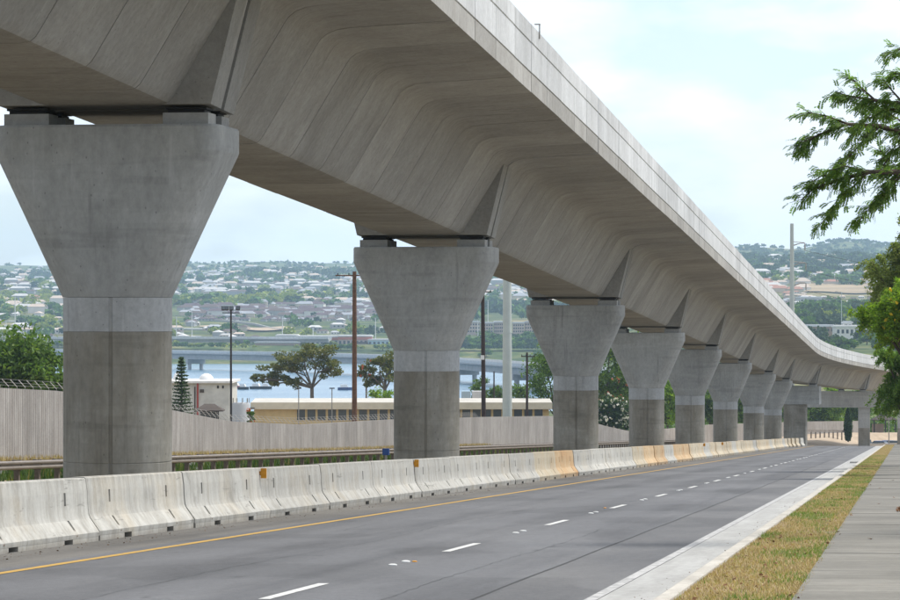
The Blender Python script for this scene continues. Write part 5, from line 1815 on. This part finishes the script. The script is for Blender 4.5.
block('long white retaining building above the curve of the guideway', 836, 886, 326.5, 335.5, M['white'], M['white'], d=1450, wins=11, rows=1, depth=14)
block('small white tower rising from the long white building', 844, 852, 322.5, 327, M['white'], M['greyroof'], d=1452, wins=2, rows=1, depth=6)
block('brown long low building left of the white one above the guideway', 806, 835, 326, 333, M['tanwall'], M['greyroof'], d=1470, wins=6, rows=1, depth=14)
block('low white building at right behind the light pole on the slope', 838, 848, 303.5, 306.5, M['white'], M['white'], d=2300, wins=2, rows=1)
block('pale grey warehouse roofs on the right hand slope', 800, 822, 297.5, 304, M['greyroof'], M['greyroof'], d=2330, wins=5, rows=1, depth=30)

# bare fields
def field(label, px0, px1, d0, d1, mat):
    vs_, fs_ = [], []
    nx, ny = 14, 10
    for a in range(ny + 1):
        for b in range(nx + 1):
            f1, f2 = a / ny, b / nx
            d = d0 + (d1 - d0) * f1 + 30 * math.sin(f2 * 7)
            px = px0 + (px1 - px0) * f2 + 6 * math.sin(f1 * 5)
            X = (px - 450) / 3100 * d
            vs_.append((X, d, far_profile(X, d) + 1.2))
    for a in range(ny):
        for b in range(nx):
            o = a * (nx + 1) + b
            fs_.append((o, o + 1, o + nx + 2, o + nx + 1))
    m_ = MB(); m_.add(vs_, fs_); me = m_.mesh('dry_field', mat); me.shade_smooth()
    tag(link('dry_field', me), kind='structure')
field('', 800, 880, 2700, 2980, M['field'])
field('', -40, 90, 4750, 5500, M['field'])
field('', 205, 290, 2330, 2400, M['tan'])
# pale embankment road on the left slope
m_ = MB(); Q = []
for px, y in ((215, 322), (235, 323), (255, 326), (270, 329.5), (285, 332)):
    d = ypick(px, y) or 2400; X = (px - 450) / 3100 * d
    Q.append((X, d, far_profile(X, d) + 1.5))
m_.loft([[(x, y - 6, z), (x, y + 6, z + .1), (x, y + 6, z - 4), (x, y - 6, z - 4)] for x, y, z in Q])
tag(link('hillside_road', m_.mesh('hillside_road', M['gutter'])), kind='structure')

# ---- far trees
def far_tree_mesh(seed, mat, n=130, tall=1.0):
    pts, cc = clump_points(4.6, 4.6, 3.4 * tall, 13, n // 13, 2.4, seed, -.35, .3)
    v, f = leaf_quads(pts + (0, 0, 3.6 * tall), 1.15, seed + 1, aspect=.8)
    return np_mesh('crown', v, f, mat, 4)
FT = [far_tree_mesh(200 + k_, [M['far_leaf'], M['far_leaf2'], M['far_leaf3'], M['far_leaf']][k_ % 4], 320, [1, 1.2, .75, .9, 1.3, 1][k_ % 6]) for k_ in range(8)]
m_ = MB(); m_.tube([(0, 0, -2), (0, 0, 3.4)], [.5, .3], 5)
ft_trunk = m_.mesh('trunk', M['bark'])
TREES = []
CLEAR = [(206, 292, 321, 332), (179, 214, 329, 346), (256, 395, 337, 347), (804, 872, 286, 299), (796, 824, 299, 306), (440, 575, 321, 336)]
rt_ = random.Random(99)
def tband(px0, px1, y0, y1, n, smin=.7, smax=1.5, kinds=(0, 1, 2, 3, 4, 5, 6, 7), clus=0):
    k_ = 0
    while k_ < n:
        px = rt_.uniform(px0, px1); y = rt_.uniform(y0, y1)
        m = 1 if not clus else rt_.randint(2, clus)
        kd = rt_.choice(kinds); 
        for _ in range(m):
            k_ += 1
            ppx = px + rt_.gauss(0, 7) if clus else px
            if 575 < ppx < 735: continue
            d = ypick(ppx, y + (rt_.gauss(0, 1.0) if clus else 0))
            if d is None or (ppx < 575 and d < 2000): continue
            if any(a <= ppx <= b and y0_ <= y <= y1_ for a, b, y0_, y1_ in CLEAR): continue
            TREES.append((d, ppx, kd if rt_.random() < .75 else rt_.choice(kinds), rt_.uniform(smin, smax)))
tband(-40, 440, 341, 354, 420, .25, .55, (2, 2, 0, 3, 6), clus=6)
tband(-40, 440, 324, 341, 260, .6, 1.1, (0, 1, 2, 3, 6, 7), clus=6)
tband(160, 300, 300, 309, 130, 1.0, 1.8, (0, 2, 2, 3, 6), clus=8)
tband(-40, 130, 298, 326, 130, .8, 1.5, (0, 2, 3, 6), clus=6)
tband(300, 570, 296, 309, 120, .8, 1.5, clus=6)
tband(185, 420, 309, 324, 75, .5, .9, (0, 1, 4, 5))
tband(400, 575, 305, 321, 160, .8, 1.5, (1, 1, 4, 5, 0), clus=8)
tband(440, 575, 336, 356, 420, .35, .75, (0, 0, 3, 1, 7), clus=8)
tband(-40, 570, 283, 296, 260, .8, 1.6, clus=4)
tband(735, 910, 340, 352, 90, .4, .7, (0, 1, 3, 0, 5), clus=8)
tband(735, 910, 322, 332, 70, .6, 1.0, (0, 1, 3, 0, 2), clus=6)
tband(735, 910, 309, 324, 130, .8, 1.3, (0, 1, 3, 3, 5, 2), clus=6)
tband(735, 910, 301, 309, 34, .6, 1.0, clus=4)
tband(735, 910, 281, 287, 46, 1.0, 1.7, (0, 2, 3), clus=5)
tband(735, 910, 266, 281, 170, 1.0, 1.8, (0, 1, 5, 1), clus=8)
TREES.sort(key=lambda q: q[0])
near_t = [q for q in TREES if not hid(q[1])][:290]
near_id = set(id(q) for q in near_t)
tlab = ['green tree', 'dark tree', 'yellow-green spreading tree', 'green tree']
tl = lambda kd, sc, px, d: '%s rounded %s %s' % ('large' if sc > 1.1 else ('mid-sized' if sc > .8 else 'small'), tlab[kd % 4], place_words(px, d))
tproto = {}
for d, px, kd, sc in near_t:
    X = (px - 450) / 3100 * d
    loc = (X, d, far_profile(X, d))
    if kd not in tproto:
        t = thing('distant_tree', tl(kd, sc, px, d), 'tree', loc, (0, 0, 0), 'trees on the distant shore slope')
        link('crown', FT[kd], t); link('trunk', ft_trunk, t)
        tproto[kd] = t
    else:
        t = copy_tree(tproto[kd]); t.location = loc; t['label'] = tl(kd, sc, px, d)
    t.rotation_euler = (0, 0, rt_.uniform(0, 6)); t.scale = (sc, sc, sc * rt_.uniform(.8, 1.15))
# remaining trees and the wooded ridge: stuff
tband(-60, 575, 257, 284, 1500, .9, 1.7, (1, 1, 4, 5, 0), clus=9)
tband(735, 930, 240, 268, 900, 1.0, 1.9, (1, 1, 5, 0), clus=9)
rest_t = [q for q in TREES if id(q) not in near_id]
TPL = []
for k_ in range(8):
    pts, cc = clump_points(4.6, 4.6, 3.4, 9, 6, 2.6, 300 + k_, -.3, .3)
    v, f = leaf_quads(pts + (0, 0, 3.4), 2.0, 310 + k_, aspect=.85)
    TPL.append(v)
for mi, (matn, kset) in enumerate((('far_leaf', (0, 3, 4, 7)), ('far_leaf2', (1, 5)), ('far_leaf3', (2, 6)))):
    acc = []
    for d, px, kd, sc in rest_t:
        if kd not in kset: continue
        X = (px - 450) / 3100 * d
        a = rt_.uniform(0, 6); ca, sa = math.cos(a), math.sin(a)
        q = TPL[kd] * sc * ((0.55 if d > 5500 else .85) if px < 700 else (.55 if d > 4500 else .8))
        acc.append(np.stack([q[:, 0] * ca - q[:, 1] * sa + X, q[:, 0] * sa + q[:, 1] * ca + d, q[:, 2] + far_profile(X, d)], 1))
    V = np.concatenate(acc)
    tag(link('wooded_slope', np_mesh('wooded_slope', V, np.arange(len(V)).reshape(-1, 4), M[matn], 4)),
        ['mid-green woods covering the distant slope', 'dark woods covering the distant ridge', 'yellow-green woodland patches on the distant slope'][mi], 'woods', None, 'stuff')

# distant light poles and pylons on the shore
for px, y0, y1, d in ((176.5, 316, 347, 2150), (192, 311, 345, 2150), (282.5, 316, 340, 2150), (375.5, 318, 346, 2100), (313, 327, 338, 2100), (478, 320, 350, 2150), (488, 300, 325, 2500), (6, 320, 336, 2300), (15, 296, 330, 2300)):
    s = d / 3100
    t = thing('distant_mast', 'slender pale mast on the far shore', 'mast', ((px - 450) * s, d, (HORIZ - y1) * s), (0, 0, 0), 'pale masts on the far shore')
    m_ = MB(); m_.tube([(0, 0, -3), (0, 0, (y1 - y0) * s)], [.42, .25], 6); link('pole', m_.mesh('pole', M['white']), t)
    m_ = MB(); m_.box((0, 0, (y1 - y0) * s), (2.4, .5, .4)); link('lamp_head', m_.mesh('lamp_head', M['steel']), t)

# ================================================================== HAZE
m_ = MB()
m_.box((0, 0, 60), (19800, 19800, 0))
m_ = MB()
zlo, zhi = -40.0, 260.0
m_.box((0, 0, (zlo + zhi) / 2), (19900, 19900, zhi - zlo))
k = N('haze')
k.t.nodes.remove(k.b)
pv = k.n("ShaderNodeVolumePrincipled")
pv.inputs['Color'].default_value = (0.58, 0.79, 1.0, 1)
pv.inputs['Density'].default_value = 0.9e-4
pv.inputs['Anisotropy'].default_value = 0.2
k.l(pv.outputs[0], k.out.inputs['Volume'])
tag(link('haze', m_.mesh('haze', k.m)), 'thin bluish haze filling the air towards the hills', 'haze', None, 'stuff')
